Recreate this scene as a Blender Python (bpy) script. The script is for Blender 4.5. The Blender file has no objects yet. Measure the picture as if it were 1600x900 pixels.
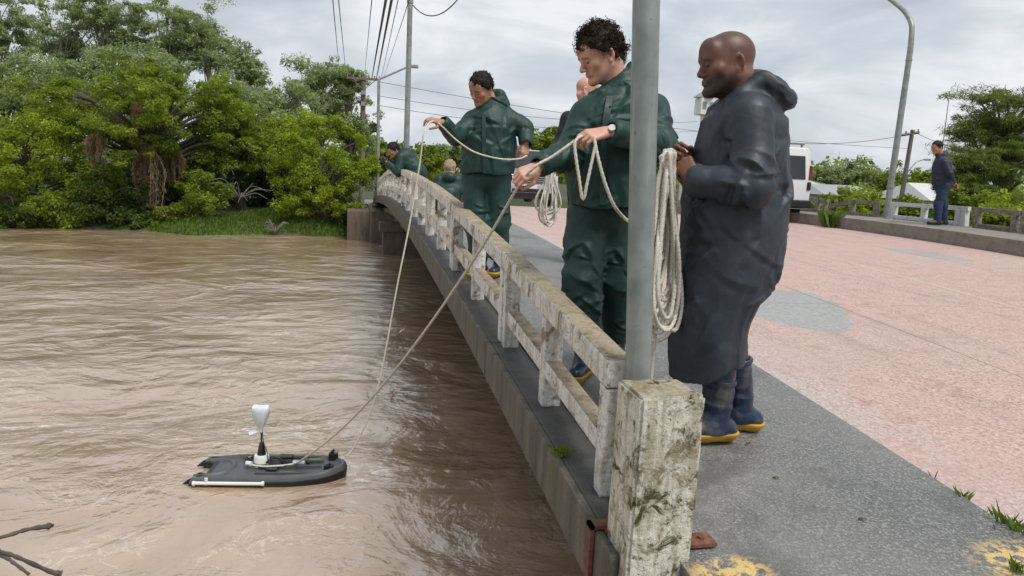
import bpy, bmesh, math, random
import numpy as np
import openvdb as vdb
from mathutils import Vector, Matrix

S = bpy.context.scene
COL = S.collection
rng = np.random.default_rng(7)
random.seed(7)

# ------------------------------------------------------------------ camera
F = 1155.0                       # focal length in photograph pixels (1600 wide)
ROLL = math.radians(2.5); PITCH = math.atan(180 / F); YAW = math.radians(12.54); ZC = 2.4
CAM = np.array([0.0, 0.0, ZC])
def ray(px, py):
    x = px - 800; y = py - 450
    c, s = math.cos(ROLL), math.sin(ROLL)
    xr = x * c + y * s; yr = -x * s + y * c
    r, u = xr / F, -yr / F
    cp, sp = math.cos(PITCH), math.sin(PITCH)
    fh = cp + u * sp; z = -sp + u * cp
    cy, sy = math.cos(YAW), math.sin(YAW)
    return np.array([r * cy + fh * sy, -r * sy + fh * cy, z])
def atX(px, py, x): d = ray(px, py); return CAM + d * (x / d[0])
def atY(px, py, y): d = ray(px, py); return CAM + d * (y / d[1])
def atZ(px, py, z): d = ray(px, py); return CAM + d * ((z - ZC) / d[2])

cd = bpy.data.cameras.new('camera'); cam = bpy.data.objects.new('camera', cd); COL.objects.link(cam)
cd.sensor_width = 36; cd.lens = F / 1600 * 36; cd.clip_start = 0.05; cd.clip_end = 2000
fw = Vector(ray(800, 450)).normalized(); rt = Vector(ray(801, 450) - ray(800, 450)).normalized(); up = rt.cross(fw)
M = Matrix((rt, up, -fw)).transposed().to_4x4(); M.translation = Vector(CAM)
cam.matrix_world = M
S.camera = cam

# ------------------------------------------------------------------ sky, sun, exposure
SUN_EL, SUN_AZ = math.radians(58), math.radians(150)     # azimuth clockwise from +Y (behind the camera, to the right)
W = bpy.data.worlds.new('World'); S.world = W; W.use_nodes = True
wt = W.node_tree; wn = wt.nodes; wn.clear()
def wnode(t, **k):
    n = wn.new(t)
    for a, b in k.items(): setattr(n, a, b)
    return n
sky = wnode('ShaderNodeTexSky', sky_type='NISHITA', sun_disc=False, sun_elevation=SUN_EL, sun_rotation=SUN_AZ, air_density=1.2, dust_density=2.5, ozone_density=1.0)
tc = wnode('ShaderNodeTexCoord')
mp = wnode('ShaderNodeMapping'); mp.inputs['Scale'].default_value = (1.0, 1.0, 2.6)
wt.links.new(tc.outputs['Generated'], mp.inputs['Vector'])
nz = wnode('ShaderNodeTexNoise'); nz.inputs['Scale'].default_value = 4.6; nz.inputs['Detail'].default_value = 7; nz.inputs['Roughness'].default_value = 0.52; nz.inputs['Distortion'].default_value = 0.35
wt.links.new(mp.outputs[0], nz.inputs['Vector'])
cr = wnode('ShaderNodeValToRGB'); e = cr.color_ramp.elements
e[0].position = 0.34; e[0].color = (4.5, 5.0, 5.6, 1); e[1].position = 0.66; e[1].color = (8.2, 8.45, 8.7, 1)
m = cr.color_ramp.elements.new(0.52); m.color = (6.0, 6.5, 7.05, 1)
wt.links.new(nz.outputs['Fac'], cr.inputs['Fac'])
mx = wnode('ShaderNodeMix', data_type='RGBA'); mx.inputs[0].default_value = 0.95
wt.links.new(sky.outputs[0], mx.inputs[6]); wt.links.new(cr.outputs[0], mx.inputs[7])
bg = wnode('ShaderNodeBackground'); bg.inputs[1].default_value = 0.056
wt.links.new(mx.outputs[2], bg.inputs[0])
wo = wnode('ShaderNodeOutputWorld'); wt.links.new(bg.outputs[0], wo.inputs[0])
sl = bpy.data.lights.new('sun', 'SUN'); sl.energy = 1.5; sl.angle = math.radians(26); sl.color = (1, 0.97, 0.92)
so = bpy.data.objects.new('sun', sl); COL.objects.link(so)
so.rotation_euler = Vector((math.sin(SUN_AZ) * math.cos(SUN_EL), math.cos(SUN_AZ) * math.cos(SUN_EL), math.sin(SUN_EL))).to_track_quat('Z', 'Y').to_euler()
S.view_settings.view_transform = 'Standard'; S.view_settings.look = 'None'
S.view_settings.exposure = 0.95; S.view_settings.gamma = 1.0; S.view_settings.use_curve_mapping = False
S.render.engine = 'CYCLES'; S.cycles.use_denoising = True
S.cycles.max_bounces = 6; S.cycles.transparent_max_bounces = 8; S.cycles.caustics_reflective = False; S.cycles.caustics_refractive = False

# ------------------------------------------------------------------ helpers: objects
def tag(o, label=None, cat=None, group=None, kind=None):
    if label: o['label'] = label
    if cat: o['category'] = cat
    if group: o['group'] = group
    if kind: o['kind'] = kind
    return o
def empty(name, loc=(0, 0, 0), rz=0.0, parent=None):
    o = bpy.data.objects.new(name, None); COL.objects.link(o)
    o.location = loc; o.rotation_euler = (0, 0, rz); o.empty_display_size = 0.1
    if parent: o.parent = parent
    return o
def link(name, me, mat=None, parent=None, smooth=False):
    o = bpy.data.objects.new(name, me); COL.objects.link(o)
    if mat and not me.materials: me.materials.append(mat)
    if parent: o.parent = parent
    if smooth: me.polygons.foreach_set('use_smooth', np.ones(len(me.polygons), bool))
    return o
def mesh_np(name, V, Fc):
    """vertices (n,3) and faces: array (m,k) all the same size, or a list of lists"""
    me = bpy.data.meshes.new(name)
    V = np.asarray(V, np.float32)
    if isinstance(Fc, np.ndarray):
        m_, k = Fc.shape
        me.vertices.add(len(V)); me.vertices.foreach_set('co', V.ravel())
        me.loops.add(m_ * k); me.loops.foreach_set('vertex_index', Fc.astype(np.int32).ravel())
        me.polygons.add(m_); me.polygons.foreach_set('loop_start', np.arange(0, m_ * k, k, dtype=np.int32))
        me.polygons.foreach_set('use_smooth', np.zeros(m_, bool)); me.update(calc_edges=True); me.validate()
    else:
        me.from_pydata([tuple(map(float, v)) for v in V], [], Fc); me.update()
    return me
class MB:
    """collects simple shapes into one mesh"""
    def __init__(s): s.v = []; s.f = []
    def add(s, V, Fs):
        o = len(s.v); s.v += [tuple(map(float, v)) for v in V]; s.f += [[i + o for i in f] for f in Fs]; return s
    def box(s, a, b, rot=None, c=None):
        a = np.array(a, float); b = np.array(b, float)
        V = np.array([(x, y, z) for x in (a[0], b[0]) for y in (a[1], b[1]) for z in (a[2], b[2])])
        if rot is not None:
            c = (a + b) / 2 if c is None else np.array(c); R = np.array(Matrix.Rotation(rot[0], 3, rot[1])); V = (V - c) @ R.T + c
        return s.add(V, [[0, 1, 3, 2], [4, 6, 7, 5], [0, 4, 5, 1], [2, 3, 7, 6], [0, 2, 6, 4], [1, 5, 7, 3]])
    def hexa(s, V):   # 8 corners, order as box
        return s.add(V, [[0, 1, 3, 2], [4, 6, 7, 5], [0, 4, 5, 1], [2, 3, 7, 6], [0, 2, 6, 4], [1, 5, 7, 3]])
    def tube(s, P, R, n=8, cap=True):
        P = np.asarray(P, float); R = np.broadcast_to(np.asarray(R, float), (len(P),))
        T = np.gradient(P, axis=0); T /= np.linalg.norm(T, axis=1)[:, None] + 1e-9
        a = np.array([0, 0, 1.0]) if abs(T[0][2]) < 0.9 else np.array([1.0, 0, 0])
        u = np.cross(T[0], a); u /= np.linalg.norm(u)
        V = []; ang = np.arange(n) * 2 * math.pi / n
        for i in range(len(P)):
            u = u - T[i] * np.dot(u, T[i]); u /= np.linalg.norm(u) + 1e-9; w = np.cross(T[i], u)
            V += [P[i] + R[i] * (math.cos(t) * u + math.sin(t) * w) for t in ang]
        Fs = []
        for i in range(len(P) - 1):
            for j in range(n):
                k = (j + 1) % n; Fs.append([i * n + j, i * n + k, (i + 1) * n + k, (i + 1) * n + j])
        if cap: Fs.append(list(range(n))[::-1]); Fs.append([(len(P) - 1) * n + j for j in range(n)])
        return s.add(V, Fs)
    def lathe(s, prof, n=16, c=(0, 0, 0)):
        V = []; Fs = []
        for r, z in prof: V += [(c[0] + r * math.cos(2 * math.pi * j / n), c[1] + r * math.sin(2 * math.pi * j / n), c[2] + z) for j in range(n)]
        for i in range(len(prof) - 1):
            for j in range(n):
                k = (j + 1) % n; Fs.append([i * n + j, i * n + k, (i + 1) * n + k, (i + 1) * n + j])
        Fs.append(list(range(n))[::-1]); Fs.append([(len(prof) - 1) * n + j for j in range(n)])
        return s.add(V, Fs)
    def prism(s, poly, z0, z1):
        n = len(poly); V = [(x, y, z0) for x, y in poly] + [(x, y, z1) for x, y in poly]
        return s.add(V, [list(range(n))[::-1], list(range(n, 2 * n))] + [[i, (i + 1) % n, n + (i + 1) % n, n + i] for i in range(n)])
    def mesh(s, name): 
        me = bpy.data.meshes.new(name); me.from_pydata(s.v, [], s.f); me.update(); return me
    def build(s, name, mat, parent=None, smooth=False, bevel=0, seg=2):
        me = s.mesh(name)
        if bevel:
            bm = bmesh.new(); bm.from_mesh(me); bmesh.ops.recalc_face_normals(bm, faces=bm.faces)
            ed = [e_ for e_ in bm.edges if len(e_.link_faces) == 2 and e_.calc_face_angle(0) > 0.5]
            bmesh.ops.bevel(bm, geom=ed, offset=bevel, segments=seg, affect='EDGES', profile=0.6, clamp_overlap=True)
            bm.to_mesh(me); bm.free()
        o = link(name, me, mat, parent)
        if smooth:
            me.polygons.foreach_set('use_smooth', np.ones(len(me.polygons), bool))
            try: me.set_sharp_from_angle(angle=math.radians(40))
            except Exception: pass
        return o
def spline(P, n=8):
    """Catmull-Rom through P"""
    P = np.asarray(P, float); Q = np.vstack([2 * P[0] - P[1], P, 2 * P[-1] - P[-2]]); out = []
    for i in range(1, len(Q) - 2):
        a, b, c, d = Q[i - 1], Q[i], Q[i + 1], Q[i + 2]
        for t in np.arange(n) / n:
            out.append(0.5 * ((2 * b) + (c - a) * t + (2 * a - 5 * b + 4 * c - d) * t * t + (3 * b - a - 3 * c + d) * t ** 3))
    out.append(P[-1]); return np.array(out)

# ------------------------------------------------------------------ helpers: materials
class MT:
    def __init__(s, name, **k):
        s.m = bpy.data.materials.new(name); s.m.use_nodes = True; s.t = s.m.node_tree; s.n = s.t.nodes
        s.b = s.n['Principled BSDF']; s.co = None
        for a, v in k.items(): s.set(a, v)
    def set(s, a, v):
        a = {'col': 'Base Color', 'rough': 'Roughness', 'metal': 'Metallic', 'spec': 'Specular IOR Level', 'coat': 'Coat Weight', 'coatr': 'Coat Roughness', 'emit': 'Emission Strength'}.get(a, a)
        if hasattr(v, 'is_output'): s.t.links.new(v, s.b.inputs[a])
        else: s.b.inputs[a].default_value = (*v, 1) if isinstance(v, tuple) and len(v) == 3 else v
    def node(s, t, ins=None, **k):
        n = s.n.new(t)
        for a, v in k.items(): setattr(n, a, v)
        for a, v in (ins or {}).items():
            if hasattr(v, 'is_output'): s.t.links.new(v, n.inputs[a])
            else: n.inputs[a].default_value = (*v, 1) if isinstance(v, tuple) and len(v) == 3 and n.inputs[a].type == 'RGBA' else v
        return n
    def coord(s, scale=(1, 1, 1), world=False, rot=(0, 0, 0)):
        src = s.node('ShaderNodeNewGeometry').outputs['Position'] if world else s.node('ShaderNodeTexCoord').outputs['Object']
        return s.node('ShaderNodeMapping', {'Vector': src, 'Scale': scale, 'Rotation': rot}).outputs[0]
    def noise(s, scale, detail=5, rough=0.55, dist=0.0, vec=None, out='Fac'):
        if vec is None:
            s.co = s.co or s.coord(); vec = s.co
        return s.node('ShaderNodeTexNoise', {'Vector': vec, 'Scale': scale, 'Detail': detail, 'Roughness': rough, 'Distortion': dist}).outputs[out]
    def vor(s, scale, vec=None, feature='F1', out='Distance'):
        if vec is None:
            s.co = s.co or s.coord(); vec = s.co
        return s.node('ShaderNodeTexVoronoi', {'Vector': vec, 'Scale': scale}, feature=feature).outputs[out]
    def ramp(s, fac, *stops):
        r = s.node('ShaderNodeValToRGB', {'Fac': fac}); el = r.color_ramp.elements
        while len(el) < len(stops): el.new(0.5)
        for q, (p, c) in zip(el, stops):
            q.position = p; q.color = (*c, 1) if isinstance(c, tuple) else (c, c, c, 1)
        return r.outputs[0]
    def mix(s, f, a, b, mode='MIX'):
        n = s.node('ShaderNodeMix', data_type='RGBA', blend_type=mode)
        for i, v in ((0, f), (6, a), (7, b)):
            if hasattr(v, 'is_output'): s.t.links.new(v, n.inputs[i])
            else: n.inputs[i].default_value = (*v, 1) if isinstance(v, tuple) else v
        return n.outputs[2]
    def math(s, op, a, b=0.0, clamp=False):
        n = s.node('ShaderNodeMath', operation=op, use_clamp=clamp)
        for i, v in ((0, a), (1, b)):
            if hasattr(v, 'is_output'): s.t.links.new(v, n.inputs[i])
            else: n.inputs[i].default_value = v
        return n.outputs[0]
    def nz(s):
        return s.node('ShaderNodeSeparateXYZ', {0: s.node('ShaderNodeNewGeometry').outputs['Normal']}).outputs[2]
    def bump(s, h, strength=0.3, dist=0.01):
        s.t.links.new(s.node('ShaderNodeBump', {'Height': h, 'Strength': strength, 'Distance': dist}).outputs[0], s.b.inputs['Normal'])
def plain(name, col, rough=0.5, metal=0.0, var=0.12, scale=9.0, bump=0.0, bscale=60.0, **k):
    t = MT(name, rough=rough, metal=metal, **k)
    n = t.noise(scale, 5)
    lo = tuple(c * (1 - var) for c in col); hi = tuple(min(1, c * (1 + var)) for c in col)
    t.set('col', t.ramp(n, (0.3, lo), (0.7, hi)))
    if bump: t.bump(t.noise(bscale, 4), bump, 0.004)
    return t.m

# ------------------------------------------------------------------ materials
MAT = {}
def m_asphalt():
    t = MT('asphalt_mat'); n1 = t.noise(1.3, 6, 0.6); n2 = t.noise(90, 3, 0.7); v = t.vor(140)
    c = t.ramp(n2, (0.3, (0.070, 0.068, 0.065)), (0.52, (0.14, 0.137, 0.131)), (0.74, (0.42, 0.41, 0.39)))
    c = t.mix(t.ramp(n1, (0.40, 0.0), (0.66, 0.6)), c, (0.26, 0.255, 0.24)); c = t.mix(t.ramp(t.noise(2.6, 6, .65, .5), (.50, 0.0), (.66, .6)), c, (.055, .053, .050)); c = t.mix(t.ramp(t.noise(24, 5, .7, .4), (.64, 0.0), (.70, .5)), c, (.40, .39, .37))
    # worn yellow paint near the kerb end and at the corner
    g = t.node('ShaderNodeNewGeometry').outputs['Position']
    def spot(x, y, rx, ry):
        d = t.node('ShaderNodeVectorMath', {0: t.node('ShaderNodeVectorMath', {0: g, 1: (x, y, 0)}, operation='SUBTRACT').outputs[0], 1: (1 / rx, 1 / ry, 0)}, operation='MULTIPLY').outputs[0]
        return t.math('SUBTRACT', 1.0, t.node('ShaderNodeVectorMath', {0: d}, operation='LENGTH').outputs['Value'], True)
    s_ = t.math('MAXIMUM', spot(1.15, 1.90, 0.16, 0.10), spot(2.16, 1.82, 0.22, 0.16))
    s_ = t.math('MULTIPLY', t.ramp(s_, (0.0, 0.0), (0.45, 1.0)), t.ramp(t.noise(28, 5, 0.65), (0.46, 0.0), (0.54, 1.0)))
    c = t.mix(s_, c, (0.62, 0.44, 0.16))
    t.set('col', c); t.set('rough', t.ramp(n1, (0.35, 0.30), (0.7, 0.7)))
    t.bump(t.math('ADD', n2, t.math('MULTIPLY', v, 0.6)), 0.5, 0.006); return t.m
def m_road():
    t = MT('road_mat'); oc = t.coord(world=True); t.co = oc
    n1 = t.noise(0.7, 6, 0.6, .5); n2 = t.noise(55, 4, 0.75); n3 = t.noise(5, 6, 0.65); n4 = t.noise(0.3, 5, 0.55, .4); v = t.vor(62, out='Color'); vg = t.node('ShaderNodeSeparateColor', {0: v}).outputs[0]
    c = t.ramp(n2, (0.30, (0.24, 0.145, 0.115)), (0.5, (0.49, 0.31, 0.255)), (0.72, (0.74, 0.60, 0.53)))
    c = t.mix(t.ramp(vg, (0.55, 0.0), (0.95, 0.5)), c, (0.62, 0.52, 0.47)); c = t.mix(t.ramp(vg, (0.0, 0.5), (0.22, 0.0)), c, (0.15, 0.10, 0.085))
    c = t.mix(t.ramp(n1, (0.45, 0.0), (0.70, 0.65)), c, (0.42, 0.34, 0.305))
    c = t.mix(t.ramp(n3, (0.52, 0.0), (0.72, 0.45)), c, (0.24, 0.16, 0.135))
    x = t.node('ShaderNodeSeparateXYZ', {0: oc}).outputs[0]
    e_ = t.math('ADD', x, t.math('MULTIPLY', n3, 1.1)); c = t.mix(t.ramp(t.math('SUBTRACT', e_, 2.6, True), (0.15, 0.85), (1.0, 0.0)), c, t.ramp(n2, (.3, (.30, .28, .272)), (.7, (.62, .59, .575))))
    c = t.mix(t.ramp(n4, (0.48, 0.0), (0.66, 0.5)), c, (0.52, 0.31, 0.25))
    wv = t.coord((3.2, 0.25, 1), world=True); c = t.mix(t.ramp(t.noise(1.0, 5, .6, vec=wv), (0.55, 0.0), (0.72, 0.35)), c, (0.21, 0.15, 0.13))
    def spot(x0, y0, rx, ry, rot):
        q = t.node('ShaderNodeVectorRotate', {0: t.node('ShaderNodeVectorMath', {0: t.node('ShaderNodeVectorMath', {0: oc, 1: (x0, y0, 0)}, operation='SUBTRACT').outputs[0], 1: (1, 1, 0)}, operation='MULTIPLY').outputs[0], 'Angle': rot}, rotation_type='Z_AXIS').outputs[0]
        d = t.node('ShaderNodeVectorMath', {0: t.node('ShaderNodeVectorMath', {0: q, 1: (1 / rx, 1 / ry, 0)}, operation='MULTIPLY').outputs[0]}, operation='LENGTH').outputs['Value']
        return t.math('ADD', t.math('SUBTRACT', 1.0, d), t.math('MULTIPLY', t.math('SUBTRACT', t.noise(2.6, 6, .65), .5), .9))
    st = t.math('MAXIMUM', t.ramp(spot(3.9, 5.9, .62, .95, .35), (.12, 0.0), (.16, .92)), t.ramp(spot(8.75, 9.85, .50, .95, -.1), (.15, 0.0), (.25, .7)))
    c = t.mix(st, c, t.ramp(t.noise(24, 6, .7), (.3, (.22, .232, .228)), (.7, (.40, .41, .395))))
    ln = t.ramp(t.math('ABSOLUTE', t.math('SUBTRACT', x, 6.47)), (.035, .55), (.06, 0.0)); c = t.mix(t.math('MULTIPLY', ln, t.ramp(n3, (.40, 0.0), (.58, 1.0))), c, (.58, .48, .33))
    t.set('col', c); t.set('rough', t.ramp(n1, (0.35, 0.38), (0.7, 0.8)))
    t.bump(t.math('ADD', n2, t.math('MULTIPLY', vg, .4)), 0.5, 0.008); return t.m
def m_mortar():
    t = MT('mortar_mat'); n1 = t.noise(3, 6); n2 = t.noise(60, 4, 0.7)
    t.set('col', t.mix(t.ramp(n2, (0.3, 0.0), (0.7, 0.5)), t.ramp(n1, (0.3, (0.25, 0.262, 0.256)), (0.7, (0.42, 0.425, 0.41))), (0.26, 0.27, 0.265)))
    t.set('rough', 0.5); t.bump(n2, 0.3, 0.004); return t.m
def m_paintwear(name, white, dirt, moss, streak=0.5, top=0.9, mossamt=0.35, wear=0.0):
    """old paint on concrete: bare and lichen-grown on top, flaked and streaked on the sides"""
    t = MT(name); t.co = t.coord(world=True); n1 = t.noise(7, 8, 0.7, 0.4); n2 = t.noise(38, 6, 0.75); sv = t.coord((26, 26, 3.0), world=True); n3 = t.noise(1.0, 6, 0.65, 0.4, vec=sv); n4 = t.noise(13, 8, 0.75, 0.6); n5 = t.noise(3.2, 6, 0.6, .3)
    c = t.mix(t.ramp(n2, (0.38, 0.0), (0.62, 0.55)), white, tuple(w * 0.55 for w in white))
    c = t.mix(t.ramp(n3, (0.46 - wear, 0.0), (0.56 - wear, streak)), c, dirt)
    c = t.mix(t.ramp(n1, (0.50 - wear, 0.0), (0.56 - wear, 0.9)), c, t.ramp(n2, (0.32, tuple(d * 0.35 for d in dirt)), (0.62, dirt)))
    tp = t.ramp(t.math('ADD', t.nz(), t.math('MULTIPLY', t.math('SUBTRACT', n1, 0.5), 0.9)), (0.45, 0.0), (0.8, top))
    c = t.mix(tp, c, t.ramp(n4, (0.32, (0.055, 0.043, 0.025)), (0.46, tuple(d * .75 for d in dirt)), (0.62, (0.42, 0.345, 0.225))))
    c = t.mix(t.math('MULTIPLY', t.ramp(n4, (0.53, 0.0), (0.60, 1.0)), t.ramp(n5, (0.40, 0.0), (0.52, mossamt))), c, moss)
    c = t.mix(t.ramp(t.noise(52, 7, 0.75, 0.8), (0.58, 0.0), (0.64, 0.85)), c, (0.035, 0.033, 0.024))
    t.set('col', c); t.set('rough', 0.8); t.bump(t.math('ADD', t.math('MULTIPLY', n1, 1.4), n2), 0.8, 0.010); return t.m
def m_concrete(name, lo, hi, moss=(0.06, 0.07, 0.03), mossamt=0.4, rough=0.7, streak=True):
    t = MT(name); n1 = t.noise(4, 6, 0.6, 0.2); n2 = t.noise(70, 4, 0.7); sv = t.coord((10, 10, 1.5)); n3 = t.noise(1.0, 6, 0.6, vec=sv)
    c = t.mix(t.ramp(n2, (0.3, 0.0), (0.75, 0.6)), t.ramp(n3 if streak else n1, (0.32, lo), (0.68, hi)), tuple(x * 0.6 for x in lo))
    c = t.mix(t.ramp(n1, (0.55, 0.0), (0.68, mossamt)), c, moss)
    t.set('col', c); t.set('rough', rough); t.bump(t.math('ADD', n1, n2), 0.5, 0.008); return t.m
def m_galv():
    t = MT('galvanised_mat', metal=0.35, rough=0.48); n1 = t.noise(9, 5); sv = t.coord((30, 30, 2.0)); n2 = t.noise(1, 5, vec=sv)
    c = t.ramp(n1, (0.3, (0.19, 0.22, 0.21)), (0.7, (0.33, 0.36, 0.345)))
    c = t.mix(t.ramp(n2, (0.55, 0.0), (0.7, 0.45)), c, (0.46, 0.48, 0.45))
    c = t.mix(t.ramp(t.noise(30, 6, 0.75), (0.62, 0.0), (0.68, 0.6)), c, (0.13, 0.13, 0.12))
    t.set('col', c); t.bump(n1, 0.12, 0.003); return t.m
def m_rust():
    t = MT('rust_mat', rough=0.8); n = t.noise(24, 6, 0.65)
    t.set('col', t.ramp(n, (0.3, (0.075, 0.030, 0.018)), (0.55, (0.16, 0.062, 0.036)), (0.75, (0.27, 0.14, 0.09)))); t.bump(n, 0.5, 0.005); return t.m
def m_water():
    t = MT('water_mat'); t.b.inputs['IOR'].default_value = 1.9; t.set('coat', 1.0); t.b.inputs['Coat IOR'].default_value = 2.0; t.b.inputs['Coat Roughness'].default_value = 0.09
    co = t.coord((0.95, 1.15, 1.0), rot=(0, 0, 0.12)); n1 = t.noise(0.8, 5, 0.5, 1.8, vec=co); n2 = t.noise(2.8, 5, 0.55, 2.0, vec=co)
    co2 = t.coord((1, 1.1, 1), rot=(0, 0, -.2)); n3 = t.noise(8, 5, 0.6, 1.6, vec=co2); n4 = t.noise(0.42, 4, 0.55, 1.4, vec=co)
    c = t.ramp(n4, (0.3, (0.35, 0.232, 0.135)), (0.7, (0.47, 0.33, 0.21)))
    c = t.mix(t.ramp(n1, (0.4, 0.0), (0.75, 0.45)), c, (0.52, 0.40, 0.285))
    fo = t.math('ABSOLUTE', t.math('SUBTRACT', t.noise(1.5, 6, 0.6, 2.6, vec=co), 0.5)); c = t.mix(t.math('MULTIPLY', t.ramp(fo, (0.0, 0.6), (0.016, 0.0)), t.ramp(n4, (0.5, 0.0), (0.6, 1.0))), c, (0.74, 0.67, 0.58))
    g = t.node('ShaderNodeNewGeometry').outputs['Position']
    def spot(x0, y0, rx, ry):
        d = t.node('ShaderNodeVectorMath', {0: t.node('ShaderNodeVectorMath', {0: t.node('ShaderNodeVectorMath', {0: g, 1: (x0, y0, 0)}, operation='SUBTRACT').outputs[0], 1: (1 / rx, 1 / ry, 0)}, operation='MULTIPLY').outputs[0]}, operation='LENGTH').outputs['Value']
        return t.math('SUBTRACT', 1.0, d, True)
    sp = t.math('MAXIMUM', t.math('MAXIMUM', spot(-.55, 6.75, .9, .45), spot(.15, 5.7, .45, .8)), t.math('MAXIMUM', spot(-2.6, 7.0, 1.1, .35), spot(.2, 9.0, .8, .9)))
    fm = t.math('MULTIPLY', t.ramp(sp, (0.0, 0.0), (0.6, 1.0)), t.ramp(t.noise(5.5, 6, .7, 1.8, vec=co), (.52, 0.0), (.62, .75))); c = t.mix(fm, c, (0.78, 0.73, 0.66))
    t.set('col', c); t.set('rough', 0.25)
    calm = t.ramp(n4, (0.40, 0.2), (0.60, 1.0))
    h = t.math('ADD', t.math('MULTIPLY', n1, 1.1), t.math('MULTIPLY', calm, t.math('ADD', t.math('MULTIPLY', n2, 0.42), t.math('MULTIPLY', n3, 0.11))))
    t.bump(h, 0.58, 0.13)
    t.t.links.new(t.b.inputs['Normal'].links[0].from_socket, t.b.inputs['Coat Normal']); return t.m
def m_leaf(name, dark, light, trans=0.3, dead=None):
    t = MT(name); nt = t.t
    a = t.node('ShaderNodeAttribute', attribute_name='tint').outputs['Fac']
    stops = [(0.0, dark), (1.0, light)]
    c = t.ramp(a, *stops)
    t.n.remove(t.b)
    d = t.node('ShaderNodeBsdfDiffuse', {'Color': c}); tr = t.node('ShaderNodeBsdfTranslucent', {'Color': t.mix(0.5, c, light)})
    gl = t.node('ShaderNodeBsdfGlossy', {'Color': (1.0, 1.0, 1.0), 'Roughness': 0.45})
    m1 = t.node('ShaderNodeMixShader', {0: trans}); nt.links.new(d.outputs[0], m1.inputs[1]); nt.links.new(tr.outputs[0], m1.inputs[2])
    m2 = t.node('ShaderNodeMixShader', {0: 0.015}); nt.links.new(m1.outputs[0], m2.inputs[1]); nt.links.new(gl.outputs[0], m2.inputs[2])
    nt.links.new(m2.outputs[0], t.n['Material Output'].inputs[0]); return t.m
def m_bark(name, lo, hi):
    t = MT(name, rough=0.9); co = t.coord((6, 6, 1.2)); n = t.noise(2, 6, 0.65, vec=co); t.set('col', t.ramp(n, (0.3, lo), (0.7, hi))); t.bump(n, 0.6, 0.02); return t.m
def m_ground():
    t = MT('ground_mat', rough=0.95); n1 = t.noise(0.6, 6); n2 = t.noise(6, 6)
    c = t.mix(t.ramp(n1, (0.4, 0.0), (0.6, 1.0)), t.ramp(n2, (0.3, (0.05, 0.04, 0.025)), (0.7, (0.11, 0.085, 0.055))), t.ramp(n2, (0.3, (0.03, 0.055, 0.012)), (0.7, (0.075, 0.12, 0.03))))
    t.set('col', c); t.bump(n2, 0.6, 0.05); return t.m
def m_cloth(name, col, rough=0.42, crease=1.0):
    t = MT(name, rough=rough); n = t.noise(5, 5); n2 = t.noise(26, 5, 0.6)
    t.set('col', t.ramp(n, (0.3, tuple(c * 0.86 for c in col)), (0.7, tuple(c * 1.12 for c in col))))
    t.set('rough', t.ramp(n2, (0.3, rough - 0.07), (0.7, rough + 0.10)))
    def rg(sc, vec, d): return t.math('ABSOLUTE', t.math('SUBTRACT', t.noise(sc, 2, 0.4, d, vec=vec), 0.5))
    c1 = t.coord((1.1, 1.1, .8), rot=(0.25, 0.35, 0.2)); c2 = t.coord((1, 1, .8), rot=(-.5, .3, .9))
    h = t.math('ADD', t.math('MULTIPLY', rg(5.5, c1, 0.9), -1.0), t.math('MULTIPLY', rg(14, c2, 0.7), -0.32)); h = t.math('ADD', h, t.math('ADD', t.math('MULTIPLY', rg(42, c1, 0.6), -0.07), t.math('MULTIPLY', t.noise(300, 1), 0.01)))
    t.bump(h, 0.34 * crease, 0.03); return t.m
def m_skin(name, base, lip):
    t = MT(name, rough=0.48); t.b.inputs['Subsurface Weight'].default_value = 0.12; t.b.inputs['Subsurface Radius'].default_value = (0.012, 0.005, 0.003); t.b.inputs['Subsurface Scale'].default_value = 0.5
    n = t.noise(60, 4); n2 = t.noise(12, 4)
    c = t.mix(t.ramp(n2, (0.35, 0.0), (0.7, 0.35)), base, tuple(x * y for x, y in zip(base, (1.12, 0.88, 0.82))))
    a = t.node('ShaderNodeAttribute', attribute_name='zone'); sp = t.node('ShaderNodeSeparateColor', {0: a.outputs['Color']})
    c = t.mix(sp.outputs[0], c, lip); c = t.mix(sp.outputs[1], c, (0.022, 0.018, 0.016))
    t.set('col', c); t.bump(n, 0.08, 0.003); return t.m
def m_hair(name, lo, hi):
    t = MT(name, rough=0.6, spec=0.2); n = t.noise(70, 5, 0.7, 1.5); t.set('col', t.ramp(n, (0.3, lo), (0.72, hi))); t.bump(n, 0.7, 0.006); return t.m
def m_rope():
    t = MT('rope_mat', rough=0.8); co = t.coord((1, 1, 1)); n = t.noise(180, 3, vec=co); n2 = t.noise(4, 4, vec=co)
    c = t.ramp(n, (0.3, (0.42, 0.37, 0.30)), (0.65, (0.76, 0.72, 0.64))); c = t.mix(t.ramp(n2, (0.45, 0.0), (0.7, 0.4)), c, (0.50, 0.43, 0.33))
    t.set('col', c); t.bump(n, 0.5, 0.003); return t.m
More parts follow.
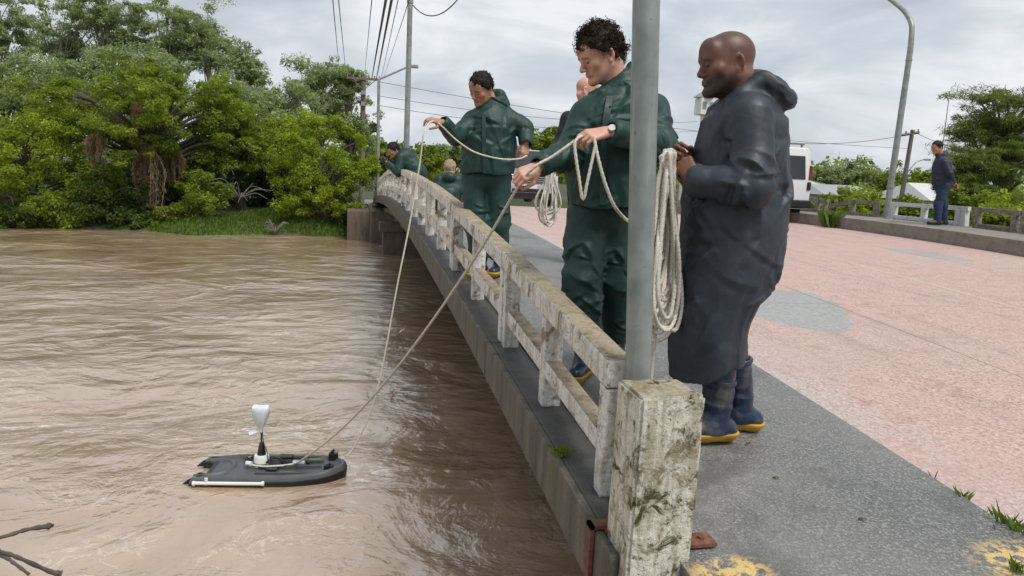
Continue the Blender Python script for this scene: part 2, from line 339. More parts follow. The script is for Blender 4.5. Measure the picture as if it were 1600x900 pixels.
MAT.update(asphalt=m_asphalt(), road=m_road(), mortar=m_mortar(),
  rail=m_paintwear('railing_paint_mat', (0.86, 0.85, 0.81), (0.36, 0.275, 0.155), (0.09, 0.085, 0.03), 0.5, 0.9, 0.35, -0.035),
  pillar=m_paintwear('pillar_paint_mat', (0.78, 0.75, 0.63), (0.33, 0.265, 0.15), (0.055, 0.055, 0.012), 0.6, 0.7, 1.0, -0.02),
  rail_bare=m_paintwear('bare_railing_mat', (0.34, 0.30, 0.25), (0.20, 0.165, 0.125), (0.07, 0.07, 0.035), 0.6, 0.8),
  rail_white=m_paintwear('white_railing_mat', (0.72, 0.73, 0.72), (0.50, 0.48, 0.44), (0.2, 0.2, 0.15), 0.3, 0.2, 0.1, -0.07),
  ledge=m_concrete('ledge_concrete_mat', (0.045, 0.044, 0.040), (0.105, 0.10, 0.092), mossamt=0.3, rough=0.5),
  fascia=m_concrete('fascia_concrete_mat', (0.06, 0.055, 0.040), (0.20, 0.18, 0.138), (0.10, 0.10, 0.05), 0.5),
  kerb=m_concrete('kerb_concrete_mat', (0.17, 0.15, 0.125), (0.36, 0.33, 0.28), (0.08, 0.075, 0.05), 0.5, streak=False),
  abut=m_concrete('abutment_concrete_mat', (0.10, 0.075, 0.055), (0.22, 0.17, 0.13), (0.05, 0.045, 0.025), 0.5),
  galv=m_galv(), rust=m_rust(), water=m_water(), ground=m_ground(), rope=m_rope(),
  bark=m_bark('bark_mat', (0.05, 0.04, 0.03), (0.15, 0.125, 0.10)), bark_pale=m_bark('pale_bark_mat', (0.16, 0.14, 0.115), (0.36, 0.33, 0.28)), bark_dead=m_bark('dead_wood_mat', (0.13, 0.12, 0.105), (0.30, 0.28, 0.25)),
  leaf_lime=m_leaf('lime_leaf_mat', (0.115, 0.170, 0.010), (0.38, 0.475, 0.032), 0.5), leaf_mid=m_leaf('mid_leaf_mat', (0.068, 0.110, 0.009), (0.265, 0.345, 0.030), 0.48),
  leaf_dark=m_leaf('dark_leaf_mat', (0.022, 0.046, 0.006), (0.10, 0.15, 0.018), 0.4), leaf_euc=m_leaf('hazed_eucalyptus_leaf_mat', (0.13, 0.185, 0.065), (0.38, 0.46, 0.20), 0.5),  # eucalyptus grey green, with distance haze put into the colour: paler and less saturated
  leaf_pine=m_leaf('pine_leaf_mat', (0.055, 0.095, 0.016), (0.20, 0.26, 0.05), 0.4), leaf_dry=m_leaf('dry_leaf_mat', (0.17, 0.105, 0.05), (0.42, 0.32, 0.18), 0.35), grass=m_leaf('grass_mat', (0.065, 0.12, 0.015), (0.19, 0.28, 0.05), 0.35))

# ------------------------------------------------------------------ bridge profile
XL, XP, XC, XR = 0.80, 2.30, 10.75, 12.45       # outer left edge, pavement edge, right kerb face, right outer edge
Y_END = 27.0
def zs(y):                                       # level of the pavements along the bridge
    y = np.asarray(y, float)
    return np.where(y < 27, 1.74 - 0.0030 * (y - 15) ** 2, 1.308 - 0.072 * (y - 27) + 0.0006 * (y - 27) ** 2)
def zroad(x, y): return zs(y) - 0.15 - 0.013 * (np.asarray(x) - XP)
def ztop(y): return np.where(np.asarray(y) < 15, 2.385 - 0.0039 * (np.asarray(y) - 15.0) ** 2, 2.385 - 0.0046 * (np.asarray(y) - 15.0) ** 2)   # top of the left handrail
def sheet(name, xs, ys, zf, mat, parent=None, thick=0.0):
    """a sheet over a grid of xs, ys with height zf(x,y); thick>0 closes it downwards"""
    X, Y = np.meshgrid(xs, ys); Z = zf(X, Y) * np.ones_like(X); nx, ny = len(xs), len(ys)
    V = np.stack([X, Y, Z], -1).reshape(-1, 3); idx = np.arange(nx * ny).reshape(ny, nx)
    Fs = np.stack([idx[:-1, :-1], idx[:-1, 1:], idx[1:, 1:], idx[1:, :-1]], -1).reshape(-1, 4)
    if thick:
        n = len(V); V = np.vstack([V, V - [0, 0, thick]]); lo = Fs[:, ::-1] + n
        rim = np.concatenate([idx[0, :], idx[1:, -1], idx[-1, -2::-1], idx[-2:0:-1, 0]]); r2 = np.roll(rim, -1)
        Fs = np.vstack([Fs, lo, np.stack([rim, rim + n, r2 + n, r2], -1)])
    return link(name, mesh_np(name, V, Fs), mat, parent)
ys_all = np.concatenate([np.arange(-6, 30, 0.5), np.arange(30, 75, 3.0)])

# road: a bed with separate concrete slabs laid on it
road = sheet('road', np.linspace(XP + .01, XC, 6), ys_all, lambda x, y: zroad(x, y) - 0.03, MAT['ledge']); tag(road, kind='structure')
xe = [XP, 4.39, 6.42, 8.5, XC - 0.004]; ye = [-6, 0.7, 6.0, 11.3, 16.6, 21.9, 27.2, 34, 45, 58, 75]
for i in range(4):
    for j in range(len(ye) - 1):
        sheet('concrete_slab', np.linspace(xe[i] + .004, xe[i + 1] - .004, 3), np.linspace(ye[j] + .004, ye[j + 1] - .004, 10), lambda x, y: zroad(x, y), MAT['road'], road, 0.12)
# pavements
pl_ = sheet('pavement_left', np.linspace(XL + 0.21, XP, 6), ys_all, lambda x, y: zs(y), MAT['asphalt'], None, 0.25); tag(pl_, kind='structure')
pr_ = sheet('pavement_right', np.linspace(XC, XR, 4), ys_all, lambda x, y: zs(y) - 0.01, MAT['kerb'], None, 0.42); tag(pr_, kind='structure')

# the bridge itself
bridge = empty('bridge', (0, 0, 0)); tag(bridge, 'arched grey concrete road bridge with mossy edge beam crossing the brown river', 'bridge')
def beam_piece(y0, y1, xa, xb, top, bot, name, mat):
    ys = np.linspace(y0, y1, max(3, int((y1 - y0) / 0.5))); V = []; n = len(ys)
    for y in ys: z = float(zs(y)); V += [(xa, y, z - bot), (xa, y, z - top), (xb, y, z - top), (xb, y, z - bot)]
    Fs = [[0, 1, 2, 3], [4 * n - 1, 4 * n - 2, 4 * n - 3, 4 * n - 4]]
    for i in range(n - 1):
        for j in range(4): Fs.append([4 * i + j, 4 * i + 4 + j, 4 * i + 4 + (j + 1) % 4, 4 * i + (j + 1) % 4])
    mb = MB().add(V, Fs); return mb.build(name, mat, bridge, False, 0.012, 2)
joints = [2.02, 4.27, 6.6, 8.9, 11.2, 13.5, 15.8, 18.1, 20.4, 22.7, 25.0, 27.3]
for a, b in zip(joints[:-1], joints[1:]):
    beam_piece(a + .006, b - .006, XL, XL + 0.035, 0.004, 0.22, 'edge_beam', MAT['fascia'])
    beam_piece(a + .003, b - .003, XL + 0.036, XL + 0.209, 0.010, 0.20, 'edge_slab', MAT['ledge'])
sheet('soffit', np.linspace(XL + 0.25, XR - 0.1, 6), np.arange(2.2, 27.2, 1.0), lambda x, y: zs(y) - 0.38, MAT['abut'], bridge, 0.12)
sheet('edge_beam', np.linspace(XR, XR + 0.1, 2), np.arange(2.0, 27.2, 0.5), lambda x, y: zs(y) + 0.002, MAT['fascia'], bridge, 0.3)
for x in (1.35, 4.4, 7.5, 10.6, 12.0):
    sheet('girder', np.linspace(x, x + 0.32, 2), np.arange(2.4, 27.2, 1.0), lambda a, y: zs(y) - 0.49, MAT['abut'], bridge, 0.35 + 0.0)
MB().box((0.9, 20.9, -1.5), (XR, 21.55, 0.62)).box((0.8, 20.8, 0.62), (XR, 21.65, 0.86)).build('pier', MAT['abut'], bridge, False, 0.02)
MB().box((0.62, 23.6, -1.5), (XR + .1, 28.5, 1.02)).box((-0.1, 24.6, -1.5), (0.70, 28.5, 0.95)).build('abutment', MAT['abut'], bridge, False, 0.02)
MB().box((1.08, -6, -1.5), (XR, 1.55, 0.80)).build('abutment', MAT['abut'], bridge, False, 0.02)

# ------------------------------------------------------------------ left railing: every post and rail length is a piece
RX0, RX1 = 0.890, 0.982
rl = empty('bridge_railing', (RX0, 2.5, float(zs(2.5)))); tag(rl, 'low weathered white concrete railing along the river edge of the left pavement', 'railing')
rlo = np.array(rl.location)
def lean_box(name, x0, x1, y0, y1, zb, zt, mat, parent, o, bev=0.008):
    """box whose top and bottom follow functions of y"""
    n = 4; ys = np.linspace(y0, y1, n); V = []
    for y in ys: b_, t_ = float(zb(y)), float(zt(y)); V += [(x0, y, b_), (x0, y, t_), (x1, y, t_), (x1, y, b_)]
    V = np.array(V) - o; Fs = [[0, 1, 2, 3], [4 * n - 1, 4 * n - 2, 4 * n - 3, 4 * n - 4]]
    for i in range(n - 1):
        for j in range(4): Fs.append([4 * i + j, 4 * i + 4 + j, 4 * i + 4 + (j + 1) % 4, 4 * i + (j + 1) % 4])
    me = MB().add(V, Fs)
    ob = me.build(name, mat, parent, False, bev, 2); return ob
mains = [2.383, 4.27, 6.6, 8.9, 11.2, 13.5, 15.8, 18.1, 20.4, 22.7, 25.0, 27.3, 29.6]
for i, (a, b) in enumerate(zip(mains[:-1], mains[1:])):
    p0, p1 = (a + 0.005, b - 0.07)
    wob = rng.normal(0, 0.006, 4)
    lean_box('top_rail', RX0 - .006 + wob[0], RX1 + .004 + wob[0], p0, p1 + 0.05, lambda y: ztop(y) - 0.105 + wob[1], lambda y: ztop(y) + wob[1], MAT['rail'], rl, rlo, 0.012)
    hh = lambda y: ztop(y) - zs(y)
    lean_box('lower_rail', RX0 + 0.008, RX1 - 0.008, p0 + 0.07, p1 - 0.07, lambda y: zs(y) + 0.25 * hh(y), lambda y: zs(y) + 0.41 * hh(y), MAT['rail'], rl, rlo, 0.01)
    mid = (p0 + p1) / 2 + rng.normal(0, 0.02)
    for y, w in ((p0 + 0.045, 0.075), (mid, 0.075), (p1, 0.075)):
        dz = 0.107
        lean_box('post', RX0, RX1, y - w / 2, y + w / 2, lambda q: zs(q) - 0.012, lambda q: ztop(q) - dz, MAT['rail'], rl, rlo, 0.008)
# near end pillar
PX0, PX1, PY0, PY1 = 0.848, 1.056, 1.965, 2.165
def gate_pillar():
    r = empty('pillar', (0.945, 2.065, 0.5)); tag(r, 'lichen-stained cream concrete end pillar of the railing, nearest the camera', 'pillar')
    n = 5; V = []; Fs = []
    bm = bmesh.new(); bmesh.ops.create_cube(bm, size=1.0)
    for v in bm.verts: v.co = Vector((v.co.x * (PX1 - PX0), v.co.y * (PY1 - PY0), 0.5 + (v.co.z) * 1.0)); v.co.z = 0.0 if v.co.z < 0.5 else 1.262
    bmesh.ops.bevel(bm, geom=list(bm.edges), offset=0.010, segments=2, affect='EDGES')
    bmesh.ops.subdivide_edges(bm, edges=[e_ for e_ in bm.edges if e_.calc_length() > 0.1], cuts=14, use_grid_fill=True)
    for v in bm.verts:
        s_ = noise_v(v.co * 9) * 0.004 + noise_v(v.co * 31 + Vector((3, 1, 7))) * 0.0025
        d = Vector((v.co.x, v.co.y, 0)); d.normalize(); v.co += d * s_; v.co.z += s_ if v.co.z > 1.1 else 0
        v.co.x += (v.co.z - 1.2) * 0.012
    me = bpy.data.meshes.new('shaft'); bm.to_mesh(me); bm.free(); link('shaft', me, MAT['pillar'], r, True)
    me.set_sharp_from_angle(angle=math.radians(50))
from mathutils import noise as mno
def noise_v(p): return mno.noise(p)
gate_pillar()
# rusty bolted brackets tying the pillar to the bridge end
br = empty('rusty_bracket', (0.86, 2.0, 1.2)); tag(br, 'bent rusty steel strap bracket beside the pillar foot on the river side', 'bracket')
o_ = np.array(br.location)
def strap(name, P, w, t, parent, o, axis=(0, 1, 0)):
    P = np.array(P) - o; mb = MB(); ax = np.array(axis, float)
    for a, b in zip(P[:-1], P[1:]):
        d = b - a; d /= np.linalg.norm(d); n = np.cross(d, ax); n /= np.linalg.norm(n)
        mb.hexa([q + s1 * ax * w / 2 + s2 * n * t / 2 for q in (a - d * t / 2, b + d * t / 2) for s1 in (-1, 1) for s2 in (-1, 1)])
    return mb.build(name, MAT['rust'], parent)
zb_ = float(zs(2.15))
strap('strap', [(0.875, 2.19, zb_ + 0.01), (0.79, 2.19, zb_ + 0.01), (0.79, 2.19, zb_ - 0.55)], 0.045, 0.014, br, o_)
strap('strap', [(0.868, 2.11, zb_ - 0.035), (0.815, 2.11, zb_ - 0.035), (0.815, 2.11, zb_ - 0.6)], 0.05, 0.016, br, o_)
strap('brace', [(0.872, 2.17, zb_ + 0.08), (0.835, 2.17, zb_ + 0.0)], 0.05, 0.006, br, o_)
bp = empty('bolted_plate', (1.075, 2.072, float(zs(2.072)) + .001)); tag(bp, 'rusty steel plate bolted to the pavement beside the pillar', 'bracket')
MB().box((-0.05, -0.055, 0.003), (0.085, 0.02, 0.017)).build('plate', MAT['rust'], bp, False, 0.002)
MB().lathe([(0.012, 0.017), (0.012, 0.026), (0.006, 0.028)], 6, (0.045, -0.02, 0)).build('bolt', MAT['rust'], bp)

# ------------------------------------------------------------------ right railing, three different lengths of it
def rail_run(label, mat, posts, rails, o, name='bridge_railing', w=0.11):
    r = empty(name, o); tag(r, label, 'railing', 'railing lengths along the right pavement'); o = np.array(o)
    for (y, zt, tilt) in posts:
        z0 = float(zs(y)) - 0.015; V = []
        for dx in (0, 0.11):
            for dy in (-w / 2, w / 2):
                for k, z in ((0, z0), (1, zt)): V.append((12.18 + dx, y + dy + tilt * k, z))
        MB().hexa(np.array(V) - o).build('post', mat, r, False, 0.008)
    for (ya, za, yb, zb2, h, dx) in rails:
        V = []
        for x in (12.185 + dx, 12.265 + dx):
            for (y, z) in ((ya, za), (yb, zb2)):
                for k in (0, 1): V.append((x, y, z - h * (1 - k)))
        MB().hexa(np.array(V) - o).build('rail', mat, r, False, 0.006)
rail_run('bare brown concrete railing length between the van and the curved lamp post', MAT['rail_bare'],
   [(19.3, 2.05, 0), (17.75, 2.03, 0.0), (17.42, 2.03, -.03), (16.3, 2.02, 0.02), (15.45, 2.03, 0)],
   [(19.6, 2.06, 17.3, 2.08, .10, 0), (17.25, 1.93, 16.32, 2.10, .10, 0.01), (16.32, 2.10, 15.4, 2.11, .09, 0.0), (19.6, 1.78, 17.8, 1.78, .09, .012), (17.3, 1.78, 15.5, 1.80, .09, .012)], (12.2, 17.4, 1.7))
rail_run('bright white railing length behind the standing man in navy', MAT['rail_white'],
   [(14.85, 2.03, 0), (13.93, 2.03, 0), (12.98, 2.04, 0), (12.80, 2.08, 0.03)],
   [(14.95, 2.11, 12.72, 2.12, .085, 0), (14.8, 1.82, 13.02, 1.80, .08, .012)], (12.2, 13.9, 1.7))
rail_run('weathered bare railing length at the right edge, nearest on the right side', MAT['rail_bare'],
   [(12.5, 2.06, 0), (11.62, 2.02, 0.03), (11.42, 2.18, 0), (10.3, 2.03, 0), (9.2, 2.02, 0), (8.0, 2.0, 0), (6.8, 1.98, 0)],
   [(12.6, 2.12, 11.5, 2.11, .09, 0), (11.4, 2.14, 9.2, 2.10, .1, 0), (9.2, 2.10, 6.7, 2.06, .1, 0.002), (12.5, 1.80, 11.6, 1.79, .09, .012), (11.5, 1.80, 6.8, 1.74, .09, .012)], (12.2, 11.6, 1.7))

# ------------------------------------------------------------------ river
def waves(x, y):
    z = np.zeros_like(x)
    r2 = np.random.default_rng(3)
    wx = x + 0.5 * np.sin(y * 0.7 + 1.0) + 0.3 * np.sin(y * 1.9 + x * .4); wy = y + 0.25 * np.sin(x * 0.9) + 0.12 * np.sin(x * 2.3 + y)
    for i in range(26):
        k = 1.1 * 1.13 ** i; th = r2.normal(math.pi / 2, 0.42); ph = r2.uniform(0, 6.28)
        z += 0.017 / k ** 0.95 * np.sin(k * (wx * math.cos(th) * 0.8 + wy * math.sin(th) * 1.5) + ph) * (0.6 + 0.4 * np.sin(0.31 * i + 0.4 * x + 0.23 * y))
    return z
xs_w = np.concatenate([np.linspace(-60, -14, 60), np.linspace(-13.9, 3.2, 200), np.linspace(3.4, 60, 50)])
ys_w = np.concatenate([np.linspace(-4, 3.0, 20), np.linspace(3.05, 12, 160), np.linspace(12.08, 30, 115)])
water = sheet('water', xs_w, ys_w, lambda x, y: waves(x, y), MAT['water']); tag(water, kind='structure')
water.data.polygons.foreach_set('use_smooth', np.ones(len(water.data.polygons), bool))

# ------------------------------------------------------------------ ground: far bank, near bank, the land behind
def bank_y(x):   # y of the far water's edge
    return 25.6 + 0.9 * np.sin(x * 0.25 + 0.5) + 0.035 * np.abs(x) + 1.7 / (1 + np.exp(np.clip((x + 6.5) * 2.0, -40, 40))) + np.where(x > 12.6, -np.minimum((x - 12.6) * 3.0, 11), 0.0) + 0.3 * np.sin(x * 1.7)
def zground(x, y):
    d = y - bank_y(x); far = np.where(d < 0, np.maximum(-1.2, d * 0.6), np.where(d < 1.2, 0.42 * np.clip(d, 0, 1.2) / 1.2, 0.42 + np.where(x < 0, 0.045, 0.012) * np.minimum(d - 1.2, 40)))
    far = far + np.where(d > 0, 0.08 * np.sin(x * 1.1 + y * 0.6) + 0.05 * np.sin(x * 2.3 - y * 1.7), 0)
    far = np.where((x > 0.2) & (x < 13) & (y > 28.0), np.minimum(zs(np.minimum(y, 74)) - 0.55, far + 5), far)
    near = np.where(y < 0.4, 0.75, 0.75 - (y - 0.4) * 1.6); near = np.where(x > 13, near, near)
    return np.maximum(np.maximum(far, near), -1.3)
gx = np.concatenate([np.linspace(-400, -40, 20), np.linspace(-38, 45, 125), np.linspace(50, 400, 20)]); gy = np.concatenate([np.linspace(-60, -2, 10), np.linspace(-1.5, 34, 84), np.linspace(35, 90, 40), np.linspace(100, 900, 20)])
ground = sheet('ground', gx, gy, zground, MAT['ground']); tag(ground, kind='structure')
ground.data.polygons.foreach_set('use_smooth', np.ones(len(ground.data.polygons), bool))
# ------------------------------------------------------------------ vegetation
def leaf_arrays(C, R, n, l, w, up=0.9, rnd=0.8, droop=0.0, tvar=0.22, shell=0.55, seed=0):
    """n leaves on each clump (centres C, radii R[:,3]); returns vertices, quads, tint"""
    g = np.random.default_rng(seed); m_ = len(C)
    D = g.normal(size=(m_, n, 3)); D /= np.linalg.norm(D, axis=2, keepdims=True)
    rad = shell + (1 - shell) * g.random((m_, n, 1)) ** 0.6; rad *= 1 + 0.18 * g.normal(size=(m_, n, 1))
    P = C[:, None] + D * R[:, None] * rad
    Nn = D + rnd * g.normal(size=D.shape) + np.array([0, 0, up]); Nn /= np.linalg.norm(Nn, axis=2, keepdims=True)
    T = g.normal(size=D.shape) + np.array([0, 0, -droop]); T -= Nn * (T * Nn).sum(2, keepdims=True); T /= np.linalg.norm(T, axis=2, keepdims=True) + 1e-9
    B = np.cross(Nn, T); sz = g.uniform(.65, 1.35, (m_, 1, 1)); ls = l * sz * g.uniform(0.5, 1.3, (m_, n, 1)); ws = w * sz * g.uniform(0.5, 1.3, (m_, n, 1))
    V = np.stack([P - T * ls, P + B * ws - T * ls * .15, P + T * ls, P - B * ws - T * ls * .15], 2).reshape(-1, 3)
    Fq = np.arange(len(V)).reshape(-1, 4)
    tint = np.clip(0.6 + g.normal(0, tvar, (m_, n)) + g.normal(0, 0.16, (m_, 1)), 0, 1).ravel()
    return V, Fq, tint
def leaf_obj(name, arrs, mat, parent, o=(0, 0, 0)):
    V = np.vstack([a[0] for a in arrs]) - np.array(o); off = np.cumsum([0] + [len(a[0]) for a in arrs[:-1]])
    Fq = np.vstack([a[1] + k for a, k in zip(arrs, off)]); tt = np.concatenate([a[2] for a in arrs])
    me = mesh_np(name, V, Fq); at = me.attributes.new('tint', 'FLOAT', 'FACE')
    if len(me.polygons) == len(tt): at.data.foreach_set('value', tt.astype(np.float32))
    return link(name, me, mat, parent)
def tree(name, label, cat, base, crown, rad, leafmat, barkmat='bark', nclump=40, cr=(0.5, 0.9), n=220, l=0.09, w=0.045, trunk_r=0.14, seed=1, flat=0.75, group=None, hollow=0.45, up=0.9, droop=0.0, cutz=-0.75, lean=0.0, limbs=1.0, rnd=0.8, sub=4):
    """trunk and limbs, and a crown made of leaf clumps filling an uneven envelope"""
    g = np.random.default_rng(seed); base = np.array(base, float); crown = np.array(crown, float); rad = np.array(rad, float)
    r = empty(name, base); tag(r, label, cat, group)
    C = []; tries = 0
    while len(C) < nclump and tries < 9000:
        tries += 1; d = g.normal(size=3); d /= np.linalg.norm(d)
        if d[2] < cutz: continue
        k = hollow + (1 - hollow) * g.random() ** 0.5
        k *= 0.86 + 0.34 * math.sin(d[0] * 4.3 + seed) * math.sin(d[2] * 5.1 + seed * 2) + 0.10 * g.normal()
        p = crown + rad * d * k
        if len(C) < 6 or min(np.linalg.norm((p - q) / np.array([1, 1, .8])) for q in C) > cr[0] * 0.62: C.append(p)
    C = np.array(C); R = g.uniform(cr[0], cr[1], (len(C), 1)) * np.array([[1.0, 1.0, flat]])
    # each clump is itself a handful of smaller tufts, so the outline is ragged
    C2 = np.repeat(C, sub, 0) + np.repeat(R, sub, 0) * g.normal(0, 0.52, (len(C) * sub, 3)); R2 = np.repeat(R, sub, 0) * g.uniform(0.34, 0.62, (len(C) * sub, 1))
    leaf_obj('crown', [leaf_arrays(C2, R2, max(8, n // sub), l, w, up, rnd, droop, seed=seed)], MAT[leafmat], r, base)
    mb = MB(); top = crown + rad * np.array([lean, 0, 0.35]) - base; hgt = top[2]
    path = spline([(0, 0, -0.3), (0.12 * g.normal(), 0.1 * g.normal(), hgt * 0.33), tuple(top * [0.6, 0.6, 0.66] + g.normal(0, 0.12, 3)), tuple(top)], 5)
    mb.tube(path, np.linspace(trunk_r, trunk_r * 0.25, len(path)), 8)
    order = g.permutation(len(C))[: int(len(C) * limbs)]
    for i in order:
        c = C[i] - base; k = int(np.clip((c[2] / max(hgt, .1)) * 0.6, 0.12, 0.85) * (len(path) - 1)); a = path[k]
        q = (a + c) / 2 + np.array([0, 0, 0.12 * np.linalg.norm(c - a)]) + g.normal(0, 0.10, 3)
        lp = spline([a, q, c], 3); mb.tube(lp, np.linspace(trunk_r * 0.34, 0.012, len(lp)), 5)
    mb.build('trunk', MAT[barkmat], r, True)
    return r
def gz(x, y): return float(zground(np.array(x), np.array(y)))
def T_(name, label, px, y, wpx, hpx, leafmat, seed, **k):
    """crown centre at a picture point on depth y, with half sizes in metres from photograph pixels"""
    c = atY(px[0], px[1], y); s_ = np.linalg.norm(c - CAM) / F
    rx, rz = wpx * s_, hpx * s_; yy = k.pop('ry', 0.8); bx = c[0] + k.pop('bx', 0.0)
    base = (bx, y, gz(bx, y) if k.get('bz') is None else k['bz']); k.pop('bz', None)
    return tree(name, label, 'tree' if 'bush' not in name else 'bush', base, c, (rx, rx * yy, rz), leafmat, seed=seed, **k)
GB = 'trees on the far river bank'; GH = 'tall trees on the rise behind the river bank'
T_('riverside_tree', 'bright lime green spreading tree at the left edge of the far bank', (45, 262), 28.6, 135, 95, 'leaf_lime', 11, nclump=70, cr=(.42, .75), n=600, l=.058, w=.027, group=GB)
T_('riverside_tree', 'largest dark green spreading tree overhanging the far bank, hung with dry vines', (240, 215), 29.0, 150, 98, 'leaf_mid', 12, nclump=95, cr=(.42, .8), n=620, l=.058, w=.027, trunk_r=.28, flat=.5, group=GB, cutz=-.35, hollow=.6)
T_('riverside_tree', 'dark green rounded tree between the largest spreading tree and the bright bush by the bridge', (382, 240), 29.6, 78, 82, 'leaf_mid', 13, nclump=50, cr=(.4, .7), n=560, l=.058, w=.027, trunk_r=.2, flat=.55, group=GB, cutz=-.4)
T_('riverside_bush', 'bright green leafy bush on the far bank beside the bridge end', (508, 275), 26.9, 68, 86, 'leaf_lime', 14, nclump=62, cr=(.32, .6), n=600, l=.055, w=.026, cutz=-1, group=GB, hollow=.3)
T_('riverside_bush', 'mid green bush just left of the bright bush beside the bridge', (455, 235), 29.4, 52, 60, 'leaf_lime', 15, nclump=34, cr=(.4, .65), n=520, l=.055, w=.026, group=GB)
T_('riverside_bush', 'low leafy bush reaching down to the water under the largest tree, on its right', (318, 300), 26.8, 32, 34, 'leaf_mid', 16, nclump=22, cr=(.28, .5), n=420, l=.055, w=.026, cutz=-1, group=GB, hollow=.2)
T_('riverside_bush', 'dark bush at the waterline under the lime tree', (75, 325), 27.0, 62, 32, 'leaf_mid', 17, nclump=34, cr=(.3, .5), n=420, l=.055, w=.026, cutz=-1, group=GB, hollow=.2)
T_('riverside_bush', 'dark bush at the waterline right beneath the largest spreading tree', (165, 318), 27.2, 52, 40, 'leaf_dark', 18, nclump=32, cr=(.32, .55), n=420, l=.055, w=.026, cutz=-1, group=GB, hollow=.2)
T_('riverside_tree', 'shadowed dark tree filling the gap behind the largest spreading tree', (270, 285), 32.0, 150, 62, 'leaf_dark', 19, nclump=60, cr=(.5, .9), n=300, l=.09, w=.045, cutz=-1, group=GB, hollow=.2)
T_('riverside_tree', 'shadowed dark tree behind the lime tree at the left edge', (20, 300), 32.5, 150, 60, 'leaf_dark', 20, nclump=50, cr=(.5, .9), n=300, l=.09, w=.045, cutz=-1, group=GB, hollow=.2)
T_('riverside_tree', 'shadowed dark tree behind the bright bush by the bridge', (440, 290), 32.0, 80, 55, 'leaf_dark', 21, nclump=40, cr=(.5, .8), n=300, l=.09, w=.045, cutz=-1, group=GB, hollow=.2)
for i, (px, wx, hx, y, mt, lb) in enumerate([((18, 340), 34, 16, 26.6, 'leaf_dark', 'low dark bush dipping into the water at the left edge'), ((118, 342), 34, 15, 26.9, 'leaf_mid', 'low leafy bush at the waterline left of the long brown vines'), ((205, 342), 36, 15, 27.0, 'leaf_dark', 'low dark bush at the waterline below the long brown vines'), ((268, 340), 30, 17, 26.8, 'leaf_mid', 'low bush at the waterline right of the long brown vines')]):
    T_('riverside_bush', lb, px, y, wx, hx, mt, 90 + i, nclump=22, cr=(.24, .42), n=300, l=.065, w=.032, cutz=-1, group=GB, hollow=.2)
euc = dict(barkmat='bark_pale', n=400, l=.115, w=.034, flat=.62, hollow=.25, droop=.5, limbs=.7, trunk_r=.2, sub=5)
T_('eucalyptus_tree', 'tall grey green eucalyptus cut off by the top left corner', (2, 45), 47, 46, 62, 'leaf_euc', 31, nclump=26, cr=(.5, .95), group=GH, **euc)
T_('eucalyptus_tree', 'tall eucalyptus just right of the top left corner tree', (95, 70), 52, 62, 72, 'leaf_euc', 32, nclump=40, cr=(.5, .95), group=GH, **euc)
T_('eucalyptus_tree', 'tallest eucalyptus, its top running out of the picture, with visible thin trunk', (165, 45), 50, 58, 85, 'leaf_euc', 33, nclump=44, cr=(.5, .95), group=GH, **euc)
T_('eucalyptus_tree', 'broad tall eucalyptus above the largest riverside tree', (262, 62), 50, 62, 78, 'leaf_euc', 34, nclump=46, cr=(.5, .95), group=GH, **euc)
T_('eucalyptus_tree', 'narrow eucalyptus right of the broad tall one', (325, 80), 50, 34, 72, 'leaf_euc', 35, nclump=26, cr=(.6, 1.0), group=GH, **euc)
T_('eucalyptus_tree', 'slim spire-shaped eucalyptus standing alone against the sky', (384, 122), 46, 30, 62, 'leaf_euc', 36, nclump=24, cr=(.5, .85), group=GH, **euc)
T_('eucalyptus_tree', 'rounded eucalyptus left of the wooden power pole', (498, 150), 46, 50, 50, 'leaf_euc', 37, nclump=34, cr=(.6, 1.0), group=GH, **euc)
T_('eucalyptus_tree', 'thin-crowned eucalyptus reaching toward the wooden power pole', (545, 140), 44, 26, 45, 'leaf_euc', 38, nclump=16, cr=(.4, .75), group=GH, **euc)
T_('background_tree', 'pale grey green low tree in front of the tallest eucalyptus', (205, 135), 41, 80, 42, 'leaf_euc', 39, nclump=46, cr=(.6, 1.0), n=400, l=.095, w=.045, group=GH, cutz=-1)
T_('background_tree', 'pale green tree left of the low grey green one', (85, 150), 42, 82, 48, 'leaf_euc', 40, nclump=42, cr=(.6, 1.0), n=400, l=.095, w=.045, group=GH, cutz=-1)
T_('background_tree', 'mid green tree behind the dark rounded riverside tree', (440, 190), 40, 62, 52, 'leaf_euc', 41, nclump=36, cr=(.55, .95), n=400, l=.095, w=.045, group=GH, cutz=-1)
T_('background_tree', 'grey green tree at the left picture edge below the corner eucalyptus', (10, 150), 43, 55, 55, 'leaf_euc', 42, nclump=28, cr=(.6, 1.0), n=400, l=.095, w=.045, group=GH, cutz=-1)
T_('background_tree', 'grey green tree filling below the spire-shaped eucalyptus', (360, 165), 44, 66, 52, 'leaf_euc', 43, nclump=34, cr=(.6, 1.0), n=400, l=.095, w=.045, group=GH, cutz=-1)
T_('background_tree', 'tree behind the wooden power pole, above the bright bush', (545, 205), 44, 44, 36, 'leaf_euc', 44, nclump=26, cr=(.5, .8), n=280, l=.12, w=.06, group=GH, cutz=-1)
GC = 'distant trees beyond the far end of the bridge'
